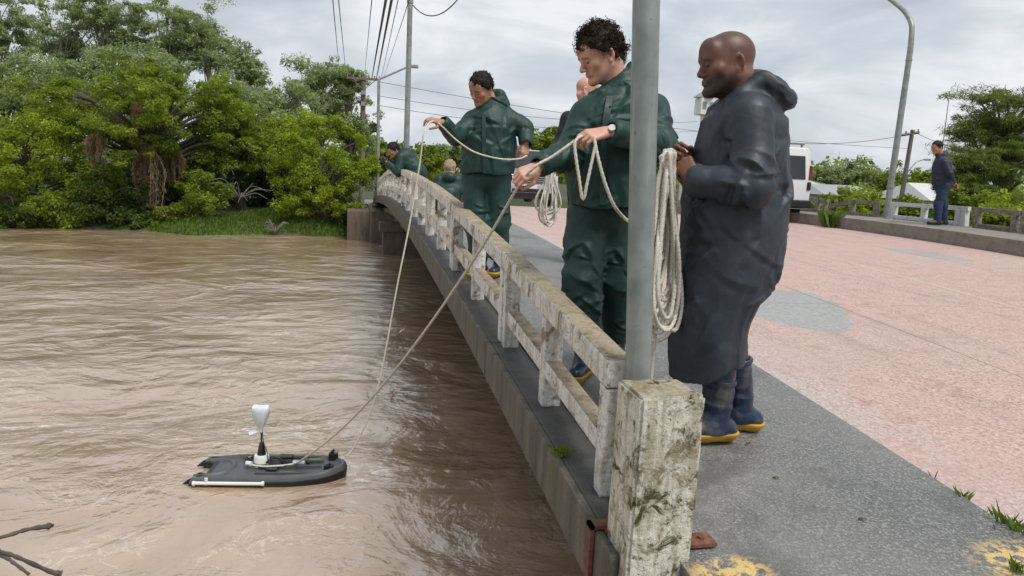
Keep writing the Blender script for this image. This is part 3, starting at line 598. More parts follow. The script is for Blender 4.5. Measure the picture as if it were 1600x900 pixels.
for px, y, wx, hx, sd, mt, lb in [((605, 248), 60, 34, 26, 51, 'leaf_mid', 'distant tree left of the leaning man with the camera'), ((662, 252), 75, 30, 20, 52, 'leaf_mid', 'distant tree just right of the leaning man with the camera'),
    ((708, 246), 85, 36, 22, 53, 'leaf_euc', 'distant tree behind the crouching person'), ((762, 250), 85, 34, 24, 57, 'leaf_euc', 'distant tree hidden mostly behind the man throwing the rope'), ((852, 228), 66, 26, 22, 54, 'leaf_mid', 'dark green tree above the silver car bonnet'), ((1010, 250), 80, 60, 24, 58, 'leaf_mid', 'distant tree behind the grey pole and the curly haired man'), ((1120, 262), 80, 60, 24, 59, 'leaf_mid', 'distant tree behind the man in the long grey coat')]:
    T_('distant_tree', lb, px, y, wx, hx, mt, sd, nclump=24, cr=(.7, 1.2), n=200, l=.2, w=.11, group=GC, cutz=-1)
GR = 'greenery beyond the right railing'
for px, y, wx, hx, sd, mt, lb in [((1288, 276), 62, 12, 15, 61, 'leaf_euc', 'small round tree left of the pair beyond the houses'), ((1328, 272), 62, 19, 18, 62, 'leaf_euc', 'taller round tree of the pair beyond the houses'),
    ((1362, 284), 66, 20, 13, 63, 'leaf_euc', 'low tree between the round pair and the curved lamp post'), ((1398, 286), 60, 26, 20, 64, 'leaf_mid', 'tree at the foot of the wooden pole on the right'), ((1452, 288), 58, 30, 20, 65, 'leaf_mid', 'tree behind the standing man in navy'),
    ((1290, 326), 24.5, 34, 16, 66, 'leaf_mid', 'leafy bush behind the bare brown railing next to the van'), ((1352, 326), 22.0, 30, 18, 67, 'leaf_lime', 'bright bush behind the railing at the curved lamp post foot'), ((1425, 338), 19.5, 36, 18, 68, 'leaf_mid', 'bush behind the white railing length'),
    ((1500, 335), 17.5, 40, 28, 69, 'leaf_mid', 'bush behind the railing just right of the standing man'), ((1580, 345), 16.0, 45, 30, 70, 'leaf_lime', 'yellowish bush behind the railing at the right edge'), ((1238, 322), 30.0, 44, 18, 71, 'leaf_dark', 'dark bush behind the white van')]:
    near = y < 35
    T_('roadside_bush' if near else 'distant_tree', lb, px, y, wx, hx, mt, sd, nclump=26 if near else 14, cr=(.28, .5) if near else (.7, 1.1), n=260 if near else 200, l=.07 if near else .17, w=.035 if near else .09, group=GR, cutz=-1, hollow=.2, bz=0.3 if near else None)
T_('pine_tree', 'large dark pine at the right edge behind the railing', (1575, 212), 25.0, 86, 84, 'leaf_pine', 80, nclump=62, cr=(.45, .9), n=480, l=.15, w=.014, flat=.4, trunk_r=.28, bz=0.6, up=1.0, hollow=.25, rnd=1.0, sub=6)
T_('pine_tree', 'lower pine spreading left of the large pine behind the standing man', (1525, 290), 24.0, 62, 52, 'leaf_pine', 81, nclump=44, cr=(.4, .75), n=420, l=.14, w=.013, flat=.45, trunk_r=.16, bz=0.6, up=1.0, hollow=.2, rnd=1.0, sub=6)
# dry vines hanging in the largest tree
def vines(label, px, y, wpx, hpx, seed):
    g = np.random.default_rng(seed); c = atY(px[0], px[1], y); s_ = np.linalg.norm(c - CAM) / F; rx, rz = wpx * s_, hpx * s_
    r = empty('hanging_vine', c - np.array([0, 0, rz])); tag(r, label, 'vine', 'dry vines hanging from the trees'); o = np.array(r.location); mb = MB(); top = []
    for k in range(26):
        x, yy = g.normal(0, rx * .55), g.normal(0, rx * .4); L_ = rz * 2 * g.uniform(.25, 1.05)
        p = [c + np.array([x * .35, yy * .3, rz]) - o, c + np.array([x, yy, rz - L_ * .4]) - o, c + np.array([x * .8 + .03 * g.normal(), yy, rz - L_]) - o]
        sp_ = spline(p, 6); mb.tube(sp_, 0.008, 3); top.append(sp_)
    mb.build('stems', MAT['bark_dead'], r)
    C = np.vstack(top) + o; leaf_obj('foliage', [leaf_arrays(C, np.full((len(C), 3), .07), 9, .10, .010, 0.0, .8, 4.0, seed=seed)], MAT['leaf_dry'], r, o)
vines('long clump of dry brown vines hanging in the middle of the largest tree', (234, 285), 27.4, 22, 46, 3)
vines('short dry clump left of the long brown vine clump', (150, 240), 27.6, 11, 22, 4)
vines('small dry clump high in the largest tree', (216, 185), 27.4, 8, 18, 5)
vines('reddish dry clump right of the long brown vine clump', (272, 262), 28.0, 16, 22, 6)
def dead_branches(label, px, y, spread, seed):
    g = np.random.default_rng(seed); c = atY(px[0], px[1], y); c[2] = max(c[2], 0.05); mb = MB()
    for k in range(16):
        d = g.normal(size=3); d[2] = abs(d[2]) * .8; d /= np.linalg.norm(d); L_ = spread * g.uniform(.4, 1)
        p = spline([(0, 0, -.1), d * L_ * .5 + g.normal(0, .06, 3), d * L_ + np.array([0, 0, -.25 * L_])], 4); mb.tube(p, np.linspace(.022, .006, len(p)), 4)
    o = mb.build('dead_branch', MAT['bark_dead'], None); o.location = c; tag(o, label, 'branch', 'dead branches along the bank')
dead_branches('tangle of dead grey branches at the left edge by the water', (22, 345), 26.6, 1.3, 3)
dead_branches('dead grey branches hanging under the dark rounded tree', (375, 305), 27.8, 1.5, 4)
dead_branches('driftwood tangle caught on the grassy bank by the bridge', (430, 357), 25.7, .6, 5)
# grass on the bank and weeds along the road
def blades(P, hgt, seed, w=.006, bend=.35):
    g = np.random.default_rng(seed); n = len(P); a = g.uniform(0, 6.28, n); h = hgt * g.uniform(.5, 1.2, n); d = np.stack([np.cos(a), np.sin(a), 0 * a], 1); s_ = np.stack([-np.sin(a), np.cos(a), 0 * a], 1)
    tip = P + d * (h * bend)[:, None] + np.array([0, 0, 1.0]) * h[:, None]; mid = P + d * (h * bend * .25)[:, None] + np.array([0, 0, .6]) * h[:, None]
    V = np.stack([P - s_ * w, P + s_ * w, mid + s_ * w * .8, tip], 1).reshape(-1, 3); return V, np.arange(len(V)).reshape(-1, 4), np.clip(g.normal(.5, .25, n), 0, 1)
gx_ = rng.uniform(-7.0, 0.4, 16000); gd = rng.uniform(0.02, 3.2, 16000); gy_ = bank_y(gx_) + gd
PG = np.stack([gx_, gy_, zground(gx_, gy_) - .02], 1)
gr = leaf_obj('grass', [blades(PG, .15, 1, .016)], MAT['grass'], None); tag(gr, 'bright green grass on the strip of far bank left of the bridge', 'grass', kind='stuff')
def tuft(label, p, n, r, h, seed, mat='grass', w=.0016):
    g = np.random.default_rng(seed); P = np.zeros((n, 3)); P[:, :2] = g.normal(0, r * .6, (n, 2)); o = leaf_obj('grass_tuft', [blades(P, h, seed, w, .6)], MAT[mat], None); o.location = p; tag(o, label, 'grass tuft', 'weeds growing along the road edges')
for i, (px, py, n, r, h, lb) in enumerate([(1462, 732, 10, .008, .05, 'tiny dry grass tuft on the pavement edge, farthest of the row'), (1508, 772, 26, .02, .055, 'green and yellow grass tuft on the pavement edge, second of the row'), (1545, 790, 16, .025, .04, 'low green weed on the pavement edge, third of the row'), (1583, 812, 36, .04, .085, 'largest grass tuft on the pavement edge near the right picture edge')]):
    q = atZ(px, py, float(zs(2.0)) - .13); q = atX(px, py, XP + .02); q[2] = float(zs(q[1])) - .035; tuft(lb, q, n, r, h, 20 + i)
tuft('bushy yellow green weed growing at the foot of the right kerb', (10.62, 14.9, float(zroad(10.6, 14.9))), 220, .10, .36, 31, 'grass', .007)
tuft('green tuft at the bottom right corner on the yellow paint', (*atZ(1590, 895, float(zs(1.8)))[:2], float(zs(1.8))), 40, .02, .04, 33)
tuft('moss clump on the ledge beside the lower rail near the pillar', (0.845, 2.75, float(zs(2.75)) - .006), 120, .035, .02, 35, 'leaf_mid', .003)
# fallen leaves on the pavement
for i, (px, py, lb) in enumerate([(1215, 762, 'curled pale fallen leaf in the middle of the pavement'), (1353, 818, 'pale fallen leaf on the pavement near the bottom right'), (1170, 712, 'small pale fallen leaf beside the front boot')]):
    q = atZ(px, py, 1.235); q[2] = float(zs(q[1])) + .004; g = np.random.default_rng(60 + i); n = 7; V = []
    for k in range(n): t_ = k / (n - 1); wd = .008 * math.sin(math.pi * min(.98, t_ + .04)); V += [(t_ * .04, -wd, .004 * math.sin(t_ * 5)), (t_ * .04, wd, .006 * math.cos(t_ * 4) + .002)]
    o = MB().add(V, [[2 * k, 2 * k + 2, 2 * k + 3, 2 * k + 1] for k in range(n - 1)]).build('fallen_leaf', MAT['leaf_dry'], None); o.location = q; o.rotation_euler = (0, 0, g.uniform(0, 6)); tag(o, lb, 'leaf', 'fallen leaves on the pavement')
# twigs of a shrub on the near bank
def twig(label, pts, rads):
    P = spline([atY(*p) for p in pts], 6); o0 = P[0].copy(); R = np.interp(np.linspace(0, 1, len(P)), np.linspace(0, 1, len(rads)), rads)
    R = R * (1 + .18 * np.sin(np.arange(len(P)) * 1.9)); o = MB().tube(P - o0, R, 7).build('bare_branch', MAT['bark'], None, True); o.location = o0; tag(o, label, 'branch', 'bare branches at the bottom left corner')
twig('upper bare brown branch poking in at the bottom left', [(-900, 1500, 1.3), (-160, 880, 1.9), (0, 840, 2.0), (40, 828, 2.02), (76, 822, 2.04), (81, 823, 2.04)], [.012, .008, .0055, .005, .0055, .009, .003])
twig('middle bare branch with knobbly tip at the bottom left corner', [(-900, 1520, 1.3), (-120, 830, 1.9), (0, 862, 2.0), (30, 872, 2.02), (78, 893, 2.04), (95, 897, 2.05)], [.012, .008, .0055, .0055, .006, .010])
twig('lowest thin bare branch at the bottom left corner', [(-900, 1540, 1.3), (-100, 840, 1.9), (0, 868, 2.0), (22, 880, 2.0), (46, 898, 2.0)], [.011, .007, .005, .0045, .004])

# ------------------------------------------------------------------ poles and wires
MAT['wood'] = m_bark('pole_wood_mat', (0.10, 0.085, 0.07), (0.24, 0.21, 0.175)); MAT['black'] = plain('black_cable_mat', (0.02, 0.02, 0.022), .6); MAT['ceramic'] = plain('insulator_mat', (.25, .2, .17), .3)
MAT['white'] = plain('white_paint_mat', (.72, .72, .71), .4, var=.06); MAT['lens'] = plain('lamp_lens_mat', (.5, .52, .55), .2)
def pole(name, label, cat, p0, p1, r0, r1, mat, group=None, z0=None):
    p0, p1 = np.array(p0), np.array(p1)
    r = empty(name, p0); tag(r, label, cat, group); MB().tube(np.linspace([0, 0, 0], p1 - p0, 6), np.linspace(r0, r1, 6), 16).build('shaft', MAT[mat], r, True); return r
zb2 = float(zs(2.335))
a_ = atY(997, 590, 2.335); b_ = atY(1010, 0, 2.335); dd = (b_ - a_) / (b_[2] - a_[2])
foot = a_ + dd * (zb2 - a_[2]); r = pole('lamp_post', 'thick grey galvanised pole rising out of the picture just behind the pillar', 'pole', foot, foot + dd * 6.5, .0445, .042, 'galv', 'lamp posts of the bridge')
MB().lathe([(.06, 0.0), (.06, .012), (.048, .014), (.048, .05)], 16).build('base_flange', MAT['galv'], r)
p0 = atY(627, 268, 14.0); p0[2] = float(zs(14)); p0[0] += .08; p1 = atY(641, 0, 14.0)
r = pole('lamp_post', 'slim pale lamp post on the bridge crest near the leaning man', 'pole', p0, p1 + (p1 - p0) * .12, .055, .045, 'galv', 'lamp posts of the bridge')
MB().lathe([(.06, 0), (.06, .05)], 10, tuple((p1 - p0) * .985)).build('collar', MAT['galv'], r)
p0 = atY(590, 285, 27.0); p0[2] = float(zs(27)) - .3; p1 = atY(592, 124, 27.0)
r = pole('street_lamp', 'thin street lamp at the far bridge end with arm slanting up to the right', 'street lamp', p0, p1, .065, .05, 'galv'); o = p0
a1 = atY(597, 122, 27.0); a2 = atY(620, 112, 27.0); a3 = atY(640, 103, 27.0)
MB().tube(spline([p1 - o, a1 - o, a2 - o, a3 - o], 5), .035, 8).build('arm', MAT['galv'], r, True)
MB().box(a3 - o - [.05, .1, .06], a3 - o + [.3, .1, .05]).build('lamp_head', MAT['galv'], r, False, .02)
# wooden utility pole on the left
p0 = atY(566, 205, 43); p0[2] = gz(p0[0], 43); p1 = atY(568, 120, 43)
r = pole('utility_pole', 'wooden power pole with wide crossarm rising behind the bright bush', 'utility pole', p0, p1, .17, .13, 'wood'); o = p0; ct = p1 - o - np.array([0, 0, .12])
cw = (atY(593, 127, 43) - atY(540, 125, 43))[0] / 2
MB().box(ct + [-cw, -.18, -.06], ct + [cw, -.08, .06]).build('crossarm', MAT['wood'], r, False, .01)
for x in (-.95, -.6, -.25, .3, .65, .95): MB().lathe([(.02, .06), (.05, .10), (.03, .14), (.05, .18), (.01, .2)], 8, tuple(ct + [x * cw, -.13, 0])).build('insulator', MAT['ceramic'], r)
for z in (-.75, -1.35): MB().box(ct + [-.12, -.3, z - .12], ct + [.12, -.16, z + .1]).build('junction_box', MAT['galv'], r, False, .01)
MB().tube([ct + [-.7 * cw, -.13, -.05], ct + [0, -.13, -.6]], .02, 5).tube([ct + [.7 * cw, -.13, -.05], ct + [0, -.13, -.6]], .02, 5).build('brace', MAT['wood'], r)
# wooden pole on the right with its lamp
p0 = atY(1408, 312, 26); p0[2] = 0.9; p1 = atY(1426, 203, 26); ax = (p1 - atY(1408, 312, 26)); p0 = p1 - ax * ((p1[2] - .9) / ax[2])
r = pole('utility_pole', 'leaning wooden pole with short crossarm right of the curved lamp post', 'utility pole', p0, p1, .10, .075, 'wood'); o = p0; ct = p1 - o
ca, cb = atY(1404, 212, 26) - o, atY(1436, 207, 26) - o
MB().tube([ca, cb], .05, 4).build('crossarm', MAT['wood'], r)
for k in (.05, .35, .75, .95): q = ca + (cb - ca) * k; MB().lathe([(.02, .03), (.04, .06), (.025, .1), (.04, .13)], 6, tuple(q)).build('insulator', MAT['ceramic'], r)
MB().tube(spline([atY(1414, 275, 26) - o, atY(1430, 255, 26) - o, atY(1444, 249, 26) - o], 5), .02, 6).build('lamp_arm', MAT['galv'], r)
q = atY(1446, 249, 26) - o; MB().box(q - [.02, .07, .05], q + [.2, .07, .03]).build('lamp_head', MAT['white'], r, False, .02)
# curved lamp post on the right
pts = [atX(1383, 352, 12.32), atX(1396, 260, 12.32), atX(1409, 170, 12.32), atX(1420, 95, 12.32), atX(1424, 60, 12.32), atX(1424, 38, 12.32), atX(1415, 20, 12.32), atX(1400, 6, 12.32), atX(1380, -8, 12.32), atX(1350, -22, 12.32)]
pts[0][2] = float(zs(pts[0][1])) - .02; P = spline(pts, 5); o = P[0].copy()
r = empty('street_lamp', o); tag(r, 'tall street lamp with curved neck standing among the right railings', 'street lamp')
MB().tube(P - o, np.linspace(.075, .042, len(P)), 12).build('shaft', MAT['galv'], r, True)
for k in (3, 15): MB().tube([P[k] - o, P[k] - o + (P[k + 1] - P[k]) * .18], .09 if k == 3 else .075, 12).build('clamp', MAT['galv'], r)
q = P[-1] - o; MB().box(q + [-.1, -.05, -.07], q + [.1, .55, .05]).build('lamp_head', MAT['white'], r, False, .03)
# thin mast far off
p0 = atY(1478, 192, 70); p1 = atY(1484, 143, 70); p2 = p0.copy(); p2[2] = gz(p0[0], 70); pole('radio_mast', 'thin radio mast rising behind the right-hand trees', 'mast', p2, p1, .07, .04, 'galv')
# white lantern-like vent tower seen past the grey coat's collar
q = atY(1101, 165, 34); q[2] = float(zs(34)) - .4; h_ = atY(1101, 180, 34)[2] - q[2]
r = empty('water_tower', q); tag(r, 'small white tower with pointed metal roof behind the coated man\'s chin', 'tower')
MB().tube([(0, 0, 0), (0, 0, h_)], .16, 10).build('column', MAT['white'], r, True); MB().box((-.36, -.36, h_), (.36, .36, h_ + .78)).build('cabin', MAT['white'], r, False, .02)
MB().lathe([(.62, h_ + .80), (.60, h_ + .84), (.03, h_ + 1.2)], 4).build('roof', MAT['galv'], r)
for x in (-.18, .18): MB().box((x - .1, -.372, h_ + .25), (x + .1, -.363, h_ + .6)).build('louvre', MAT['galv'], r)
# wires
def wire(label, a, b, sag, rad, group='overhead wires along the bridge', n=14):
    t = np.linspace(0, 1, n)[:, None]; a, b = np.array(a), np.array(b); P = a + (b - a) * t; P[:, 2] -= (4 * sag * t * (1 - t))[:, 0]
    o = MB().tube(P - P[0], rad, 5).build('power_wire', MAT['black'], None); o.location = P[0]; tag(o, label, 'wire', group)
for (x0, y0), (x1, y1), rr, lb in [((603, 0), (581, 122), .028, 'thick black overhead cable, left one of the heavy pair'), ((612, 0), (588, 124), .028, 'thick black overhead cable, right one of the heavy pair'), ((581, 0), (570, 112), .010, 'thin wire left of the heavy overhead cables'), ((520, 0), (531, 118), .010, 'leftmost thin overhead wire'), ((529, 0), (541, 118), .010, 'second thin overhead wire from the left'), ((622, 0), (596, 122), .010, 'thin wire right of the heavy overhead cables'), ((636, 10), (600, 120), .008, 'thin wire running close to the slim lamp post')]:
    b = atY(x1, y1, 42.85); a = atY(x0, y0, 12.0); d = a - b; wire(lb, b, a + d * .25, 0.0, rr * .8)
wire('slack black wire drooping from the slim lamp post top', atY(645, 8, 14), atY(716, -2, 12), .22, .010, n=20)
for i, (y0, y1, x1) in enumerate([(150, 190, 1090), (165, 205, 1090), (128, 232, 1420)]):
    wire(['faint wire crossing the sky behind the men, upper one', 'faint wire crossing the sky behind the men, lower one', 'long faint wire from the left pole toward the right-hand pole'][i], atY(593, y0, 43), atY(x1, y1, 60 if i < 2 else 50), .6, .014, 'faint wires across the sky')
wire('horizontal wire left of the right-hand pole', atY(1190, 218, 30), atY(1410, 212, 26.2), .25, .010, 'faint wires across the sky'); wire('wire sloping right from the right-hand pole', atY(1432, 208, 26.0), atY(1600, 240, 24), .3, .010, 'faint wires across the sky')

# ------------------------------------------------------------------ houses beyond the right railing
MAT['roof'] = plain('grey_roof_mat', (.32, .33, .34), .6); MAT['roof2'] = plain('pale_roof_mat', (.55, .55, .53), .6); MAT['wall'] = plain('house_wall_mat', (.55, .52, .46), .8); MAT['glass'] = plain('dark_glass_mat', (.02, .025, .03), .08, var=.05)
def house(label, px, y, wpx, ridge_px, roofm, seed):
    c = atY(px[0], px[1], y); s_ = np.linalg.norm(c - CAM) / F; w = wpx * s_; zg = gz(c[0], y); he = c[2] - zg; hr = ridge_px * s_
    r = empty('house', (c[0], y, zg)); tag(r, label, 'house', 'houses beyond the right railing'); d = 3.2
    MB().box((-w, -d, 0), (w, d, he)).build('wall', MAT['wall'], r)
    MB().add([(-w - .4, -d - .4, he), (w + .4, -d - .4, he), (w + .4, d + .4, he), (-w - .4, d + .4, he), (-w * .8, 0, he + hr), (w * .8, 0, he + hr)], [[0, 1, 5, 4], [2, 3, 4, 5], [1, 2, 5], [3, 0, 4], [3, 2, 1, 0]]).build('roof', MAT[roofm], r)
    for x in (-.5, .5):
        o = MB().box((x * w - .5, -d - .03, he * .35), (x * w + .5, -d + .02, he * .8)).build('window', MAT['glass'], r); MB().box((x * w - .58, -d - .05, he * .3), (x * w + .58, -d + .01, he * .345)).build('sill', MAT['white'], o)
    MB().box((-.45, -d - .03, .02), (.45, -d + .02, min(2.1, he * .8))).build('door', MAT['wood'], r)
house('grey roofed house right of the van', (1300, 304), 58, 46, 14, 'roof', 1); house('pale roofed house behind the white railing', (1442, 312), 52, 34, 22, 'roof2', 2); house('low pale house just behind the van roof', (1262, 300), 62, 22, 16, 'roof2', 3)
# ------------------------------------------------------------------ people: signed distance volumes turned into meshes
_tab = np.random.default_rng(99).random((32, 32, 32)).astype(np.float32)
def noise3(x, y, z):
    xi = np.floor(x).astype(np.int32); yi = np.floor(y).astype(np.int32); zi = np.floor(z).astype(np.int32)
    fx = x - xi; fy = y - yi; fz = z - zi
    fx = fx * fx * (3 - 2 * fx); fy = fy * fy * (3 - 2 * fy); fz = fz * fz * (3 - 2 * fz)
    a, b, c = xi & 31, yi & 31, zi & 31; a1, b1, c1 = (a + 1) & 31, (b + 1) & 31, (c + 1) & 31; T = _tab
    return ((T[a, b, c] * (1 - fx) + T[a1, b, c] * fx) * (1 - fy) + (T[a, b1, c] * (1 - fx) + T[a1, b1, c] * fx) * fy) * (1 - fz) + \
           ((T[a, b, c1] * (1 - fx) + T[a1, b, c1] * fx) * (1 - fy) + (T[a, b1, c1] * (1 - fx) + T[a1, b1, c1] * fx) * fy) * fz
def ridge(u, v, w, s):
    """cloth folds: soft ridges from warped noise, mean near zero"""
    q = noise3(u * .5 + s, v * .5, w * .5) * 2.2
    n1 = noise3(u + q, v + q + s, w + 3.1); n2 = noise3(u * 2.1 + 7, v * 2.1 + q, w * 2.1 + s)
    r1 = 1 - np.abs(2 * n1 - 1) * 1.25; r2 = 1 - np.abs(2 * n2 - 1) * 1.25
    n3 = noise3(u * 4.3 + q, v * 4.3 + 1, w * 4.3 + s); r3 = 1 - np.abs(2 * n3 - 1) * 1.25
    return (r1 - .5) + .7 * (r2 - .5) + .2 * (r3 - .5)
def strokes(D, uu, vv, per, S_, band=.034):
    """raise narrow tapering cloth folds on a surface with coordinates uu (around, period per) and vv (along), both in metres"""
    m_ = np.abs(D) < band; d = D[m_]; u, v = np.broadcast_to(uu, D.shape)[m_], np.broadcast_to(vv, D.shape)[m_]
    acc = np.zeros_like(d)
    for (u0, v0, ang, L_, w, a, bend) in S_:
        du = u - u0
        if per is not None: du = du - per[m_] * np.round(du / per[m_])
        dv = v - v0; c, s2 = math.cos(ang), math.sin(ang); t = (du * c + dv * s2) / L_; x = -du * s2 + dv * c - bend * L_ * (t * t - .08)
        k_ = np.clip(1 - (2 * t) ** 2, 0, 1); ww = w * (.55 + .45 * k_)
        acc += a * k_ * np.where(x > 0, np.exp(-x / ww), np.exp(x / (ww * 2.2))) - a * .45 * k_ * np.exp(-((x - 1.9 * ww) / ww) ** 2)
    D[m_] = d - acc; return D
def loft_strokes(seed, n, z0, z1, width, amp=.010, ang=(1.57, .5), L_=(.10, .34), w=(.010, .022)):
    g = np.random.default_rng(seed); return [(g.uniform(-width, width), g.uniform(z0, z1), g.normal(ang[0], ang[1]) * 1.0, g.uniform(*L_), g.uniform(*w), amp * g.uniform(.5, 1.15), g.normal(0, .22)) for _ in range(n)]
def limb_strokes(seed, n, L_, r, amp=.008, at=None):
    """folds round a limb, crowded about the point at (0..1)"""
    g = np.random.default_rng(seed); out = []
    for _ in range(n):
        t = np.clip(g.normal(at, .22), .02, .98) if at is not None and g.random() < .7 else g.uniform(.02, .98)
        out.append((g.uniform(-3.14, 3.14) * r, t * L_, g.normal(.0, .55) + (g.choice([-.5, .5])), g.uniform(.07, .20), g.uniform(.007, .015), amp * g.uniform(.5, 1.15), g.normal(0, .35)))
    return out
def rough_up(D, amp, u, v, w, s):
    """D minus soft folds, worked out only near the surface"""
    m_ = np.abs(D) < .04; f = lambda q: np.broadcast_to(q, D.shape)[m_]; D[m_] -= amp * ridge(f(u), f(v), f(w), s); return D
class Vol:
    def __init__(s, lo, hi, h):
        s.lo = np.array(lo, float); s.h = h; s.n = np.maximum(4, np.ceil((np.array(hi) - s.lo) / h).astype(int) + 1)
        s.ax = [(s.lo[i] + h * np.arange(s.n[i])).astype(np.float32) for i in range(3)]; s.f = np.full(tuple(s.n), .25, np.float32)
    def sub(s, lo, hi):
        i0 = [int(np.clip(np.floor((lo[i] - s.lo[i]) / s.h), 0, s.n[i] - 1)) for i in range(3)]; i1 = [int(np.clip(np.ceil((hi[i] - s.lo[i]) / s.h) + 1, i0[i] + 1, s.n[i])) for i in range(3)]
        sl_ = tuple(slice(a, b) for a, b in zip(i0, i1)); return sl_, np.meshgrid(*[s.ax[i][sl_[i]] for i in range(3)], indexing='ij')
    def put(s, sl_, d, k, op='u'):
        f = s.f[sl_]
        if op == 'u':
            if k > 0: h = np.clip(.5 + .5 * (f - d) / k, 0, 1); s.f[sl_] = f * (1 - h) + d * h - k * h * (1 - h)
            else: s.f[sl_] = np.minimum(f, d)
        elif op == 's':
            d = -d
            if k > 0: h = np.clip(.5 - .5 * (f - d) / k, 0, 1); s.f[sl_] = f * (1 - h) + d * h + k * h * (1 - h)
            else: s.f[sl_] = np.maximum(f, d)
    def cone(s, a, b, ra, rb, k=.02, flat=None, caps=False, fold=None, op='u'):
        a, b = np.array(a, float), np.array(b, float); pad = max(ra, rb) + k + s.h * 3 + (fold[0] * 2 if fold else 0) + .02
        sl_, (X, Y, Z) = s.sub(np.minimum(a, b) - pad, np.maximum(a, b) + pad); d = b - a; L2 = float(d @ d) + 1e-12; L_ = math.sqrt(L2)
        px, py, pz = X - a[0], Y - a[1], Z - a[2]
        if flat is not None:
            n, sc = np.array(flat[0], float), flat[1]; n = n / np.linalg.norm(n); q = (px * n[0] + py * n[1] + pz * n[2]) * (sc - 1); px, py, pz = px + q * n[0], py + q * n[1], pz + q * n[2]
        t = (px * d[0] + py * d[1] + pz * d[2]) / L2; tc_ = np.clip(t, 0, 1)
        D = np.sqrt((px - tc_ * d[0]) ** 2 + (py - tc_ * d[1]) ** 2 + (pz - tc_ * d[2]) ** 2) - (ra + (rb - ra) * tc_)
        if fold and len(fold) > 4:
            e1 = np.cross(d / L_, [0.3, -1.0, 0.2]); e1 /= np.linalg.norm(e1); e2 = np.cross(d / L_, e1)
            phi = np.arctan2(px * e2[0] + py * e2[1] + pz * e2[2], px * e1[0] + py * e1[1] + pz * e1[2]); rm = (ra + rb) / 2
            D = rough_up(D, .35 * fold[0], t * L_ * 6, px * 6 + 5, (py + pz * .6) * 6 + 9, fold[3])
            D = strokes(D, phi * rm, t * L_, np.full_like(D, 2 * math.pi * rm), limb_strokes(int(fold[3]), int(fold[5]), L_, rm, fold[0], fold[4]))
        elif fold:
            u = t * L_ * fold[1]; D = rough_up(D, fold[0], u + px * 1.5 * fold[2] * .3, px * fold[2] + 5, (py + pz * .6) * fold[2] + 9, fold[3])
        if caps: D = np.maximum(D, np.maximum((t - 1) * L_, -t * L_ if caps == 2 else (t - 1) * L_))
        s.put(sl_, D, k, op)
    def ell(s, c, r, k=.02, rot=None, op='u', fold=None):
        c, r = np.array(c, float), np.array(r, float); pad = r.max() + k + s.h * 3 + .015; sl_, (X, Y, Z) = s.sub(c - pad, c + pad)
        p = np.stack([X - c[0], Y - c[1], Z - c[2]], -1)
        if rot is not None: p = p @ np.array(rot, np.float32)      # columns of rot: local axes
        q = p / r.astype(np.float32); k0 = np.sqrt((q * q).sum(-1)); k1 = np.sqrt(((q / r.astype(np.float32)) ** 2).sum(-1)) + 1e-6
        D = k0 * (k0 - 1) / k1
        if fold: D = rough_up(D, fold[0], p[..., 0] * fold[1], p[..., 1] * fold[1] + 3, p[..., 2] * fold[2], fold[3])
        s.put(sl_, D, k, op)
    def loft(s, st, k=.03, fold=None, hem=None, hollow=0.0, op='u', drape=None, folds=None):
        """st: (z, cx, cy, a, b) from the hem up; hem: function (x,y)->lowest z"""
        st = np.array(sorted(st), float); zs_ = st[:, 0]; pad = .05
        lo = [(st[:, 1] - st[:, 3]).min() - pad, (st[:, 2] - st[:, 4]).min() - pad, zs_[0] - .02 - (0.1 if hem else 0)]; hi = [(st[:, 1] + st[:, 3]).max() + pad, (st[:, 2] + st[:, 4]).max() + pad, zs_[-1] + .05]
        sl_, (X, Y, Z) = s.sub(lo, hi); zz = s.ax[2][sl_[2]]
        from_ = lambda j: np.interp(zz, zs_, st[:, j]).astype(np.float32)[None, None, :]
        # smooth the station interpolation
        def sm(j):
            a = np.interp(zz, zs_, st[:, j]); w = max(1, int(.03 / s.h)); kk = np.ones(2 * w + 1) / (2 * w + 1); return np.convolve(np.pad(a, w, 'edge'), kk, 'valid').astype(np.float32)[None, None, :]
        cx, cy, A, B = sm(1), sm(2), sm(3), sm(4); dx, dy = X - cx, Y - cy; e_ = np.sqrt((dx / A) ** 2 + (dy / B) ** 2); D = (e_ - 1) * np.minimum(A, B) * (0.6 + .4 * np.maximum(A, B) / np.minimum(A, B))
        if fold: D = rough_up(D, fold[0], dx * fold[1] + Z * fold[4] if len(fold) > 4 else dx * fold[1], dy * fold[1] + 4, Z * fold[2], fold[3])
        if folds:
            th = np.arctan2(dy / B, dx / A) + 1.5708; th = np.arctan2(np.sin(th), np.cos(th)); Rm = (A + B) / 2 * np.ones_like(D); D = strokes(D, th * Rm, Z, 2 * math.pi * Rm, folds)
        if drape: D = D - drape[0] * np.clip((zs_[-1] - drape[2] - Z) / (zs_[-1] - zs_[0]), 0, 1) * (np.abs(np.sin(drape[1] * .5 * np.arctan2(dy, dx) + 1.3 * noise3(Z * 2.5, dx * 2 + 5, dy * 2 + 5) * 2.5)) * 1.6 - 1.0)
        top = Z - zs_[-1]; bot = (zs_[0] if hem is None else hem(X, Y)) - Z
        O = np.maximum(np.maximum(D, top), bot)
        if hollow: O = np.maximum(O, -np.maximum(np.maximum(D + hollow, Z - (zs_[0] + .12)), -1e3))
        s.put(sl_, O, k, op)
